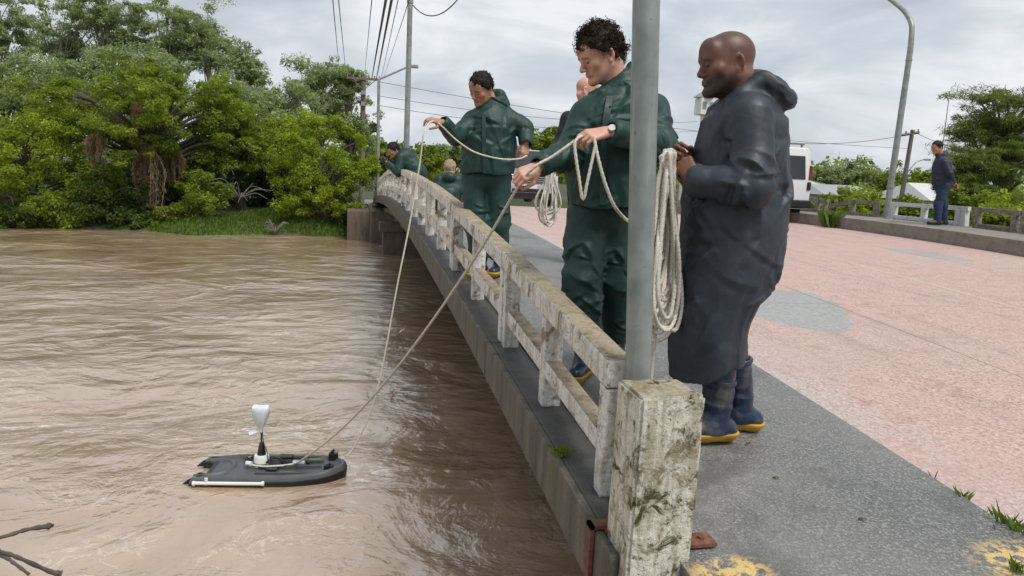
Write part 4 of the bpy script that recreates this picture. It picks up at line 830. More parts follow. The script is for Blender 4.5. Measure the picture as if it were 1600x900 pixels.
    def mesh(s, name, xf=None):
        f = s.f; f[0] = np.maximum(f[0], .01); f[-1] = np.maximum(f[-1], .01); f[:, 0] = np.maximum(f[:, 0], .01); f[:, -1] = np.maximum(f[:, -1], .01); f[:, :, 0] = np.maximum(f[:, :, 0], .01); f[:, :, -1] = np.maximum(f[:, :, -1], .01)
        g = vdb.FloatGrid(.25); g.copyFromArray(f); P, Q = g.convertToQuads(isovalue=0.0); P = P.astype(np.float64) * s.h + s.lo
        return P, Q.astype(np.int64)
def orient(P, Q):
    a, b, c, d = (P[Q[:, i]] for i in range(4)); vol = (np.einsum('ij,ij->i', a, np.cross(b, c)) + np.einsum('ij,ij->i', a, np.cross(c, d))).sum()
    return Q if vol > 0 else Q[:, ::-1]
def relax(P, Q, n=1, lam=.5):
    for _ in range(n):
        S_ = np.zeros_like(P); cnt = np.zeros(len(P))
        for i in range(4):
            a, b = Q[:, i], Q[:, (i + 1) % 4]; np.add.at(S_, a, P[b]); np.add.at(S_, b, P[a]); np.add.at(cnt, a, 1); np.add.at(cnt, b, 1)
        P = P + lam * (S_ / np.maximum(cnt, 1)[:, None] - P)
    return P
def vol_obj(name, vols, mat, parent, relax_n=1, zone=None, lam=.35):
    """vols: list of (P,Q) or Vol"""
    Ps, Qs, o = [], [], 0
    for v in vols:
        P, Q = v.mesh(name) if isinstance(v, Vol) else v
        P = relax(P, Q, relax_n, lam); Q = orient(P, Q); Ps.append(P); Qs.append(Q + o); o += len(P)
    me = mesh_np(name, np.vstack(Ps), np.vstack(Qs)); ob = link(name, me, mat, parent, True)
    if zone is not None and len(me.vertices) == len(zone):
        at = me.attributes.new('zone', 'FLOAT_COLOR', 'POINT'); at.data.foreach_set('color', np.hstack([zone, np.ones((len(zone), 1))]).astype(np.float32).ravel())
    return ob
def unit(v): v = np.array(v, float); return v / np.linalg.norm(v)
def frame(fwd, upv=(0, 0, 1)):
    """columns right, forward, up"""
    f = unit(fwd); r = unit(np.cross(f, np.array(upv, float))); u = np.cross(r, f); return np.stack([r, f, u], 1)
def ik(a, c, l1, l2, pole_):
    a, c = np.array(a), np.array(c); d = np.linalg.norm(c - a); d2 = min(d, (l1 + l2) * .998); u = (c - a) / d
    x = (l1 * l1 - l2 * l2 + d2 * d2) / (2 * d2); h = math.sqrt(max(0, l1 * l1 - x * x)); p = np.array(pole_, float) - u * np.dot(pole_, u); p /= np.linalg.norm(p) + 1e-9; return a + u * x + p * h

def head_mesh(c, fwd, neck, h=.0042, tilt=(0, 0, 1), jaw=1.0, scale=1.0, mouth=0.0, beard=0.0, stubble=0.0, lipz=1.0, neck_r=.058, heavy=0.0, nose=1.0):
    """head and neck; c: centre between the ears (person frame), neck: base of the neck. Returns mesh + zone colours + transform"""
    R = frame(fwd, tilt); toL = lambda p: R.T @ (np.array(p, float) - c) / scale; nb = toL(neck)
    v = Vol((-.14, -.17, -.30), (.14, .17, .16), h); v.ell((0, -.012, .036), (.0765 + heavy * .3, .099, .086), 0)
    v.ell((0, .030, -.030), (.0640 + heavy, .064, .088), .03)
    for s_ in (-1, 1):
        v.cone((s_ * .055, -.005, -.045), (s_ * .020 * jaw, .068, -.096), .023 + heavy, .018, .025); v.ell((s_ * .044, .058, -.018), (.024 + heavy, .026, .024), .02)
    v.ell((0, .086, -.098), (.022, .018, .019), .02); v.cone((-.034, .083, .020), (.034, .083, .020), .0135, .0135, .018)
    v.ell((0, .070, .055), (.058, .03, .045), .03)
    for s_ in (-1, 1): v.ell((s_ * .031, .104, .003), (.0175, .016, .0125), .010, op='s')
    ny = .090 + .0255 * nose; v.cone((0, .091, .014), (0, ny, -.026), .0085, .0125, .010); v.ell((0, ny + .001, -.029), (.012 + .004 * (1 - nose) * 3, .011, .0105), .006)
    for s_ in (-1, 1): v.ell((s_ * (.0125 + .006 * (1 - nose) * 2), ny - .009, -.034), (.0085, .010, .0075), .005)
    v.cone((-.021, .0865, -.0585), (.021, .0865, -.0585), .0085, .0085, .012); v.cone((-.016, .0930, -.0555), (.016, .0930, -.0555), .0060, .0060, .005); v.cone((-.015, .0928, -.0655), (.015, .0928, -.0655), .0068, .0068, .005)
    v.cone((-.019, .1008, -.0607), (.019, .1008, -.0607), .0022, .0022, .002, op='s')
    for s_ in (-1, 1):   # eyelids over the eyeballs, ears
        v.ell((s_ * .031, .0835, .0030), (.0140, .0118, .0105), .004); v.ell((s_ * .031, .0965, -.0035), (.0098, .004, .0026), .002, op='s')
        Re = np.array(frame((s_ * .35, -.55, -.12), (0, .18, 1))).astype(float); ec = (s_ * .080, -.014, -.004)
        v.ell(ec, (.010, .0205, .0335), .006, Re); v.ell((s_ * .0865, -.007, .002), (.007, .010, .019), .004, Re, op='s'); v.ell((s_ * .0795, -.006, -.030), (.0085, .010, .011), .006)
        v.cone((s_ * .045, -.055, -.055), nb * .55 + np.array([s_ * .030, -.01, 0]), .024, .022, .03)
    v.cone((0, -.028, -.045), nb, neck_r, neck_r * 1.12, .03); v.cone((0, .035, -.085), nb * .75 + np.array([0, .02, 0]), .022, .028, .03)
    P, Q = v.mesh('head'); P = relax(P, Q, 1, .4)
    x, y, z = P.T; zone = np.zeros((len(P), 3)); g = lambda a, w: np.clip(1 - np.abs(a) / w, 0, 1)
    zone[:, 0] = np.clip(g(z + .0605, .0125) * 2.2, 0, 1) * (np.abs(x) < .023) * (y > .085) * lipz
    eye = (np.abs(np.abs(x) - .031) < .0105) * (np.abs(z + .0035) < .0042) * (y > .08); zone[:, 1] = eye * .92
    zone[:, 1] = np.maximum(zone[:, 1], .6 * (np.abs(np.abs(x) - .031) < .02) * (np.abs(z - .0225 + .25 * (np.abs(x) - .031)) < .0048) * (y > .07))
    nz_ = noise3(x * 160 + 40, y * 160 + 40, z * 160 + 40)
    if beard: zone[:, 1] = np.maximum(zone[:, 1], beard * np.clip((-.030 - z) / .02, 0, 1) * np.clip((z + .135) / .02, 0, 1) * np.clip((y + .01) / .03, 0, 1) * (.6 + .5 * nz_) * (1 - .9 * zone[:, 0]) * np.where(z > -.05, np.clip((np.abs(x) - .016) / .02, .15, 1), 1))
    if stubble: zone[:, 1] = np.maximum(zone[:, 1], stubble * np.clip((z - .045 + .25 * (y < 0.02) * .1) / .02, 0, 1) * (.7 + .4 * nz_))
    return (P * scale) @ R.T + c, Q, zone, R
def hair_mesh(c, R, scale=1.0, h=.0045, thick=.014, curl=.010, freq=70, front=.052, back=-.075, side=-.02, seed=3, top=0.0):
    v = Vol((-.15, -.18, -.14), (.15, .17, .19), h); sl_, (X, Y, Z) = v.sub(v.lo, v.lo + v.n * v.h)
    def el(cx, r): q0 = (X - cx[0]) / r[0]; q1 = (Y - cx[1]) / r[1]; q2 = (Z - cx[2]) / r[2]; k0 = np.sqrt(q0 ** 2 + q1 ** 2 + q2 ** 2); return (k0 - 1) * min(r)
    t_ = thick; D = el((0, -.014, .036 + top * .5), (.0765 + t_, .099 + t_, .086 + t_ + top))
    n = noise3(X * freq + seed, Y * freq, Z * freq) - .5; n2 = noise3(X * freq * .45 + 9, Y * freq * .45 + seed, Z * freq * .45) - .5; D = D - curl * (n * 1.0 + n2 * 1.7)
    # hairline: the face, ears and nape stay free
    low = np.where(Y > .0, front + .0 * Y, np.where(Y > -.035, side + (Y / -.035) * 0.0, back)); low = front + (side - front) * np.clip((.055 - Y) / .045, 0, 1) + (back - side) * np.clip((-.03 - Y) / .03, 0, 1) + .006 * (n2 * 2)
    D = np.maximum(D, low - Z); D = np.maximum(D, -el((0, .115, -.005), (.068, .055, .072)))
    v.f[sl_] = D; P, Q = v.mesh('hair'); return (P * scale) @ R.T + c, Q
def strands(name, P, Q, c, mat, parent, n, length, rad, helix, turns, seed, seg=9, lift=.5, R=None):
    """locks of hair growing from the hair mass"""
    g = np.random.default_rng(seed); ctr = P[Q].mean(1); nn = np.cross(P[Q[:, 1]] - P[Q[:, 0]], P[Q[:, 2]] - P[Q[:, 0]]); nn /= np.linalg.norm(nn, axis=1)[:, None] + 1e-12
    out = ctr - np.array(c); nn *= np.sign((nn * out).sum(1))[:, None]; lc = out @ R; ok = np.where(~((lc[:, 1] > .035) & (lc[:, 2] < .072)) & ((nn * out).sum(1) > .3 * np.linalg.norm(out, axis=1)))[0]; idx = g.choice(ok, n); mb = MB(); t_ = np.linspace(0, 1, seg)
    for i in idx:
        a, d = ctr[i], nn[i]; tg = np.cross(d, g.normal(size=3)); tg /= np.linalg.norm(tg); dr = unit(d * lift + tg * .8 + np.array([0, 0, -.35])); b = np.cross(dr, d); b /= np.linalg.norm(b) + 1e-9; e_ = np.cross(b, dr)
        L_ = length * g.uniform(.6, 1.2); ph = g.uniform(0, 6.28); w = 2 * math.pi * turns * t_ * g.uniform(.7, 1.2)
        pts = a - d * .004 + dr * (L_ * t_)[:, None] - d * (L_ * .35 * t_ ** 2)[:, None] + helix * (np.sin(w + ph) - math.sin(ph))[:, None] * b + helix * (np.cos(w + ph) - math.cos(ph))[:, None] * e_
        mb.tube(pts, np.linspace(rad, rad * .45, seg), 3, False)
    return mb.build(name, mat, parent, True)
def hand_mesh(w, d, n, side, curl=(.5, .7, .5), spread=.06, thumb=.5, h=.0036, arm=.10, scale=1.0, curls=None):
    """w wrist, d direction of the fingers, n back of the hand, side +1 left / -1 right"""
    d = unit(d); n = np.array(n, float); n = unit(n - d * np.dot(n, d)); tx = side * np.cross(d, n); R = np.stack([tx, d, n], 1)
    v = Vol((-.075, -arm - .02, -.13), (.11, .20, .05), h); v.cone((0, -arm, 0), (0, .012, 0), .034, .0265, .01, flat=((0, 0, 1), 1.2))
    kn = [(.030, .090, .000), (.010, .095, .003), (-.011, .090, .001), (-.029, .080, -.004)]; ln = [(.043, .026, .021), (.047, .030, .022), (.043, .028, .021), (.034, .021, .019)]
    for i, (k_, l_) in enumerate(zip(kn, ln)):
        v.cone((k_[0] * .62, .008, -.002), k_, .0165, .0125, .014, flat=((0, 0, 1), 1.12)); a = np.array(k_); ang = 0.0; sp = spread * (1.5 - i)
        cc = curls[i] if curls else curl
        for j in range(3):
            ang += cc[j]; q = a + l_[j] * np.array([math.sin(sp) * math.cos(ang), math.cos(sp) * math.cos(ang), -math.sin(ang)]); v.cone(a, q, (.0098, .0088, .0080)[j] * (.88 if i == 3 else 1), (.0088, .0080, .0068)[j] * (.88 if i == 3 else 1), .003 if j else .006); a = q
    v.ell((.022, .035, -.012), (.018, .032, .015), .012); b0 = np.array([.026, .022, -.012]); b1 = np.array([.048, .052, -.022 - .012 * thumb]); v.cone(b0, b1, .0155, .0118, .012)
    td = unit((.45 - .75 * thumb, .85, -.25 - .5 * thumb)); b2 = b1 + .034 * td; v.cone(b1, b2, .0115, .0100, .004); td2 = unit(td + np.array([-.35 * thumb, .0, -.15])); v.cone(b2, b2 + .026 * td2, .0100, .0078, .003)
    P, Q = v.mesh('hand'); P = relax(P, Q, 1, .35); return (P * scale) @ R.T + w, Q
VX = np.array([math.cos(YAW), -math.sin(YAW), 0]); VY = np.array([math.sin(YAW), math.cos(YAW), 0])
class Person:
    """local frame: x to the right of the picture, y away from the camera, z up; origin on the ground at the feet"""
    def __init__(s, label, foot, group=None, z=None):
        s.p = np.array(foot, float); s.r = empty('person', s.p, -YAW); tag(s.r, label, 'person', group)
    def L(s, w): d = np.array(w, float) - s.p; return np.array([d @ VX, d @ VY, d[2]])
    def J(s, px, py, dd=0.0):
        d = ray(px, py); n = VY; t = (n @ (s.p - CAM) + dd) / (n @ d); return s.L(CAM + d * t)
    def Wd(s, l): return s.p + VX * l[0] + VY * l[1] + np.array([0, 0, l[2]])
    def rows(s, rr, dd=0.0):
        """(py, left px, right px, depth half, depth offset)"""
        out = []
        for q in rr:
            py, a, b, bd = q[:4]; o = dd + (q[4] if len(q) > 4 else 0); A, B = s.J(a, py, o), s.J(b, py, o); out.append(((A[2] + B[2]) / 2, (A[0] + B[0]) / 2, o, (B[0] - A[0]) / 2, bd))
        return out
def box_of(pts, pad): pts = np.array(pts); return pts.min(0) - pad, pts.max(0) + pad
def boots(P, name, ankle, toe_dir, top, mat, sole, h=.006, r=.062, flen=.27, ank_r=.052):
    """rubber boot: shaft from top down to the ankle, foot along toe_dir, sole slab under it"""
    a = np.array(ankle, float); d = unit((toe_dir[0], toe_dir[1], 0)); g0 = a[2] - .085; heel = a - d * .055; toe = a + d * (flen - .095)
    heel[2] = g0 + .052; toe[2] = g0 + .046; top = np.array(top, float)
    pts = [heel, toe, top, a]; lo, hi = box_of(pts, .13); lo[2] = g0 - .02; v = Vol(lo, hi, h)
    v.cone(heel, a + d * .05 + np.array([0, 0, -.03]), .046, .048, .02); v.cone(a + d * .03 + np.array([0, 0, -.035]), toe, .050, .040, .02, flat=((0, 0, 1), 1.05))
    v.cone(a + np.array([0, 0, -.02]), top, ank_r, r, .03, caps=True, fold=(.006, 16, 5, 2)); v.cone(top - unit(top - a) * .02, top, r + .004, r + .005, .004, caps=2); v.cone(top - unit(top - a) * .05, top + (top - a) * .02, r - .012, r - .010, .0, op='s')
    sl_, (X, Y, Z) = v.sub(v.lo, v.lo + v.n * v.h); v.f[sl_] = np.maximum(v.f[sl_], g0 + .040 - Z); ob = vol_obj(name, [v], mat, P.r)
    v2 = Vol(lo, hi, h * .8); v2.cone(heel, toe, .0495, .0465, 0); sl_, (X, Y, Z) = v2.sub(v2.lo, v2.lo + v2.n * v2.h)
    gap = ((X - heel[0]) * d[0] + (Y - heel[1]) * d[1]); arch = np.where((gap > .035) & (gap < .085), .008, 0.0)
    v2.f[sl_] = np.maximum(np.maximum(v2.f[sl_] - .006, Z - (g0 + .044)), (g0 + arch) - Z); s2 = vol_obj('sole', [v2], sole, ob, 1)
    return ob

def m_boot():
    t = MT('navy_rubber_mat'); n = t.noise(9, 6, .65, .4); n2 = t.noise(40, 5, .7); c = t.ramp(n2, (.3, (.009, .017, .042)), (.7, (.016, .030, .068))); c = t.mix(t.ramp(n, (.48, 0.0), (.62, .6)), c, (.13, .105, .08)); t.set('col', c); t.set('rough', t.ramp(n, (.4, .25), (.65, .6))); t.bump(n, .15, .01); return t.m
MAT.update(green=m_cloth('green_raincoat_mat', (.0045, .036, .027), .56), coat=m_cloth('grey_raincoat_mat', (.023, .031, .043), .53), navyj=m_cloth('navy_jacket_mat', (.012, .018, .040), .6), jeans=m_cloth('jeans_mat', (.018, .032, .075), .85), blackj=m_cloth('black_jacket_mat', (.012, .012, .016), .7),
  boot=m_boot(), sole=plain('yellow_sole_mat', (.50, .29, .03), .55, var=.35), shoe=plain('brown_shoe_mat', (.07, .04, .025), .6), zipm=plain('black_trim_mat', (.01, .012, .012), .6),
  skin1=m_skin('dark_skin_mat', (.155, .070, .042), (.15, .060, .045)), skin2=m_skin('fair_skin_mat', (.58, .33, .24), (.48, .18, .15)), skin3=m_skin('tan_skin_mat', (.40, .205, .135), (.34, .13, .10)),
  hair_br=m_hair('brown_hair_mat', (.010, .006, .004), (.050, .029, .017)), hair_bk=m_hair('black_hair_mat', (.005, .004, .004), (.022, .018, .016)), hair_bl=m_hair('light_hair_mat', (.20, .14, .08), (.45, .36, .24)), eye=plain('eye_mat', (.5, .48, .45), .2),
  watch=plain('watch_mat', (.62, .62, .60), .25, .3), jacket_in=plain('reflective_mat', (.4, .42, .42), .4))
def sleeve(v, sh, el, wr, r, fold, k=.035, cuff=True):
    """shoulder to elbow to wrist"""
    v.cone(sh, el, r[0], r[1], k, fold=(fold[0], 0, 0, fold[3], .95, 12)); v.cone(el, wr, r[1], r[2], .012, fold=(fold[0], 0, 0, fold[3] + 5, .15, 13))
    if cuff: u = unit(np.array(wr) - np.array(el)); v.cone(np.array(wr) - u * .015, np.array(wr) + u * .02, r[2] * 1.04, r[2] * .98, .012, caps=True); v.cone(np.array(wr) + u * .0, np.array(wr) + u * .06, r[2] * .72, r[2] * .72, .004, op='s')
def body_under(P, pts, h=.012):
    """the body under the clothes: torso and limbs"""
    q = np.array([a for seg in pts for a in seg[:2]]); lo, hi = box_of(q, .16); v = Vol(lo, hi, h)
    for a, b, r0, r1 in pts: v.cone(a, b, r0, r1, .03)
    return v.mesh('body')
def finish_body(P, parts, mat, zone_head):
    n = sum(len(p[0]) for p in parts); z = np.zeros((n, 3)); z[: len(zone_head)] = zone_head; return vol_obj('body', parts, mat, P.r, 0, z)

# ---- man in the long grey raincoat
gz1 = float(zs(2.8)); f1 = atZ(1137, 690, gz1 - .02); f1[2] = gz1
def man_coat():
    P = Person('bald bearded man in a long dark grey raincoat and navy boots holding a rope coil', (f1[0], f1[1], gz1)); J = P.J; fold = (.009, 8, 7, 1)
    hc = J(1136, 101); hc[2] -= .0; nb = J(1163, 160); sc = 1.06
    hP, hQ, hz, R = head_mesh(hc, (-1, -.14, -.15), nb, scale=sc, beard=.95, stubble=.42, neck_r=.066, heavy=.006, jaw=1.15, nose=.72)
    nsh, fsh = J(1172, 182, -.165), J(1140, 182, .165); nel, nwr = J(1178, 292, -.245), J(1090, 284, -.17); fel, fwr = J(1120, 300, .20), J(1078, 270, .05)
    h1 = hand_mesh(J(1083, 279, -.165), J(1058, 240, -.07) - J(1083, 279, -.165), (-.3, -.9, .2), 1, (.8, 1.3, .9), .02, .8, arm=.03); h2 = hand_mesh(J(1072, 262, .04), J(1054, 238, .0) - J(1072, 262, .04), (-.5, .8, .2), -1, (.8, 1.3, .9), .02, .7, arm=.03)
    hip = J(1150, 400); kn1, kn2 = J(1128, 520, -.05), J(1138, 520, .10); an1, an2 = J(1118, 662, -.07), J(1158, 640, .09); an1[2] = .092; an2[2] = .092
    bd = body_under(P, [(nb + [-.02, 0, -.14], hip, .09, .13), (nsh, nel, .04, .036), (nel, nwr, .034, .026), (fsh, fel, .04, .036), (fel, fwr, .034, .026), (hip + [0, -.08, 0], kn1, .085, .06), (kn1, an1, .055, .04), (hip + [0, .08, 0], kn2, .085, .06), (kn2, an2, .055, .04)])
    finish_body(P, [(hP, hQ), h1, h2, bd], MAT['skin1'], hz)
    # coat
    st = P.rows([(586, 1049, 1150, .20), (560, 1050, 1158, .205), (530, 1052, 1161, .21), (500, 1056, 1166, .215), (470, 1059, 1180, .22), (440, 1061, 1197, .225), (410, 1062, 1212, .225), (370, 1064, 1224, .22), (330, 1067, 1228, .21), (290, 1074, 1229, .195), (250, 1083, 1230, .19), (215, 1092, 1229, .185), (190, 1101, 1226, .18), (172, 1112, 1219, .165), (158, 1124, 1208, .14), (148, 1134, 1200, .105), (138, 1146, 1198, .085), (128, 1158, 1198, .070)])
    v = Vol(*box_of([J(1030, 600, -.32), J(1270, 600, .32), J(1260, 90, -.3), J(1040, 90, .3)], .03), .0062)
    hz0, hz1 = J(1049, 584)[2], J(1158, 552)[2]; x0, x1 = J(1049, 584)[0], J(1158, 552)[0]
    hem = lambda X, Y: hz0 - .012 + (hz1 - hz0) * np.clip((X - x0) / (x1 - x0), 0, 1) + .012 * np.sin(X * 30 + Y * 14)
    zz0, zz1 = st[0][0], st[-1][0]
    v.loft(st, .0, (.006, 4.0, 3.0, 2, 1.5), hem, .012, drape=(.014, 7, .65), folds=loft_strokes(3, 40, zz0, zz0 + .55, .8, .014, (1.57, .38), (.18, .45), (.013, .024)) + loft_strokes(4, 26, zz0 + .38, zz0 + .85, .8, .011, (.65, .35), (.12, .30), (.010, .018)) + loft_strokes(14, 26, zz0 + .38, zz0 + .85, .8, .011, (2.45, .35), (.12, .30), (.010, .018)) + loft_strokes(5, 40, zz0 + .75, zz1 - .08, .7, .014, (1.2, .7), (.12, .30), (.010, .018)))
    v.ell(nsh + [.0, .02, .0], (.085, .075, .085), .05); v.ell(fsh, (.08, .075, .08), .05)
    sleeve(v, nsh, nel, nwr, (.084, .080, .060), (.017, 12, 3.5, 4), .022); sleeve(v, fsh, fel, fwr, (.085, .075, .055), fold)
    # hood lying on the back, collar up to the jaw
    hu = unit(J(1240, 158) - J(1176, 116)); hn = np.cross(hu, [0, 1, 0]); hn = hn if hn[2] > 0 else -hn; Rh = np.stack([hu, [0, 1, 0], hn], 1)
    v.ell(J(1204, 143), (.105, .120, .042), .03, Rh, fold=(.016, 9, 12, 6)); v.ell(J(1190, 130), (.062, .100, .036), .025, Rh, fold=(.012, 10, 12, 16)); v.cone(J(1226, 160, -.07), J(1226, 160, .07), .030, .030, .025)
    for sd_ in (-1, 1):
        v.cone(J(1131, 166, sd_ * .045), J(1158, 147, sd_ * .088), .022, .027, .022); v.cone(J(1158, 147, sd_ * .088), J(1190, 124, sd_ * .075), .027, .030, .025)
    ob = vol_obj('raincoat', [v], MAT['coat'], P.r, 1, lam=.3)
    # placket seam down the front and cuff
    for k, (an, top, nm) in enumerate([(an1, J(1124, 592, -.06), 'boot'), (an2, J(1150, 560, .09), 'boot')]): boots(P, nm, an, (-1, -.25 if k == 0 else .12), top, MAT['boot'], MAT['sole'], .0055, .068, .29, .056)
    for nm, a, b in [('trouser_leg', kn1, an1), ('trouser_leg', kn2, an2)]:
        q = b + (a - b) * .45; vv = Vol(*box_of([a, q], .12), .008); vv.cone(a, q, .075, .066, .02, fold=(.006, 12, 8, 3)); vol_obj(nm, [vv], MAT['boot'], P.r)
    return P, J
PM1, J1 = man_coat()

# ---- curly haired man in green
gz2 = float(zs(3.65)); f2 = atZ(935, 585, gz2); f2[2] = gz2
def man_curly():
    P = Person('curly brown haired man in green rain suit hauling the rope with both hands', f2); J = P.J
    hc = J(938, 88); nb = J(972, 143, .03)
    hP, hQ, hz, R = head_mesh(hc, (-.90, -.32, -.46), nb, tilt=(.06, 0, 1), stubble=0, scale=1.03, neck_r=.056, jaw=.9)
    rs, ls = J(914, 180, -.03), J(1022, 172, .05); re, rw = J(888, 240, -.12), J(846, 258, -.30); le, lw = J(1032, 228, -.12), J(962, 207, -.30)
    h1 = hand_mesh(J(840, 262, -.31), J(812, 274, -.36) - J(840, 262, -.31), (.15, -.75, .65), -1, (.75, 1.25, .9), .02, .8, arm=.035); h2 = hand_mesh(J(948, 206, -.31), J(905, 214, -.36) - J(948, 206, -.31), (-.1, -.65, .75), 1, (.45, .95, .7), .03, .6, arm=.05)
    hipR, hipL = J(918, 335, 0), J(962, 335, .04); kR, kL = J(910, 435, -.04), J(962, 440, .06); aR, aL = J(914, 558, -.06), J(962, 545, .16); aR[2] = .095; aL[2] = .095
    bd = body_under(P, [(nb, J(950, 290), .07, .09), (rs, re, .036, .032), (re, rw, .030, .024), (ls, le, .036, .032), (le, lw, .030, .024), (hipR, kR, .08, .055), (kR, aR, .05, .04), (hipL, kL, .08, .055), (kL, aL, .05, .04)])
    finish_body(P, [(hP, hQ), h1, h2, bd], MAT['skin2'], hz)
    hp, hq = hair_mesh(hc, R, 1.03, thick=.016, curl=.020, freq=52, front=.050, side=.012, back=-.062, top=.012); hb = vol_obj('hair', [(hp, hq)], MAT['hair_br'], P.r, 0); strands('curls', hp, hq, hc, MAT['hair_br'], hb, 1500, .045, .0022, .007, 1.2, 5, R=R)
    v = Vol(*box_of([J(870, 350, -.25), J(1060, 350, .25), J(1060, 90, -.2), J(835, 90, .2), rw, lw], .09), .0062)
    st = P.rows([(322, 892, 998, .175), (300, 890, 1004, .18), (270, 889, 1010, .18), (235, 890, 1018, .175), (205, 892, 1026, .17), (185, 897, 1030, .160), (168, 906, 1028, .145), (154, 920, 1020, .125), (142, 934, 1008, .10), (130, 947, 998, .078), (118, 956, 994, .068, .02), (110, 964, 994, .055, .035)])
    v.loft(st, 0, (.007, 4.0, 3.5, 11, 2.0), lambda X, Y: J(940, 322)[2] - .004 + .008 * np.sin(X * 24), .012, folds=loft_strokes(7, 90, st[0][0], st[0][0] + .62, .55, .015, (1.2, .7), (.10, .32), (.010, .018)))
    v.ell(rs, (.055, .065, .06), .06); v.ell(ls, (.065, .07, .07), .06); sleeve(v, rs, re, rw, (.068, .070, .052), (.016, 13, 4, 14), .05); sleeve(v, ls, le, lw, (.074, .075, .056), (.016, 13, 4, 18), .05)
    # collar and folded hood
    v.cone(J(940, 145, -.07), J(985, 128, -.03), .024, .030, .02); v.cone(J(985, 128, .0), J(988, 105, .06), .040, .032, .03); v.cone(J(975, 128, .10), J(1010, 130, .08), .045, .05, .03, fold=(.006, 12, 8, 4)); v.cone(J(945, 138, .02), J(975, 120, .09), .02, .03, .02)
    ob = vol_obj('jacket', [v], MAT['green'], P.r, 1)
    # storm flap with zip down the chest
    fp = [J(953, 150, -.135), J(948, 180, -.185), J(944, 220, -.195), J(942, 270, -.198), J(942, 320, -.195)]
    fl = np.array(spline(fp, 5)); V = []
    for q in fl: V += [q + [-.016, .03, 0], q + [-.016, -.004, 0], q + [.016, -.004, 0], q + [.016, .03, 0]]
    m_ = len(fl); Fs = [[4 * i + j, 4 * i + 4 + j, 4 * i + 4 + (j + 1) % 4, 4 * i + (j + 1) % 4] for i in range(m_ - 1) for j in range(4)]; MB().add(V, Fs + [[0, 1, 2, 3], [4 * m_ - 1, 4 * m_ - 2, 4 * m_ - 3, 4 * m_ - 4]]).build('storm_flap', MAT['green'], ob, True)
    for k_ in (3, 8, 13, 18): q = fl[min(k_, m_ - 1)]; MB().tube([q + [.009, -.004, 0], q + [.009, -.007, 0]], .006, 10).build('snap', MAT['zipm'], ob)
    # trousers
    v = Vol(*box_of([J(875, 300, -.2), J(1000, 300, .2), J(880, 575, -.2), J(1000, 575, .25)], .03), .0062); fo = (.018, 0, 0, 21, .9, 20)
    v.ell(J(942, 330, .02), (.155, .13, .14), 0); v.cone(hipR, kR, .105, .098, .04, fold=fo); v.cone(kR, aR + [0, 0, .09], .098, .074, .03, caps=True, fold=(.018, 0, 0, 25, .3, 22)); v.cone(hipL, kL, .10, .092, .04, fold=fo); v.cone(kL, aL + [0, 0, .07], .092, .074, .03, caps=True, fold=(.018, 0, 0, 29, .3, 22))
    vol_obj('trousers', [v], MAT['green'], P.r, 1)
    boots(P, 'boot', aR, (-.35, -1), aR + [0, .01, .20], MAT['boot'], MAT['sole'], .0055, .06, .28); boots(P, 'boot', aL, (-.2, -1), aL + [0, .01, .20], MAT['boot'], MAT['sole'], .007, .06, .28)
    wr_ = J(955, 206, -.308); u = unit(lw - le)
    pa = wr_ + unit((0, -.85, .5)) * .030; MB().tube([wr_ - u * .009, wr_ + u * .009], .0315, 16).build('watch_strap', MAT['watch'], P.r, True); n_ = unit((-.1, -.85, .5)); MB().tube([pa - n_ * .004, pa + n_ * .008], .017, 14).build('watch_face', MAT['watch'], P.r, True)
    return P
PM2 = man_curly()

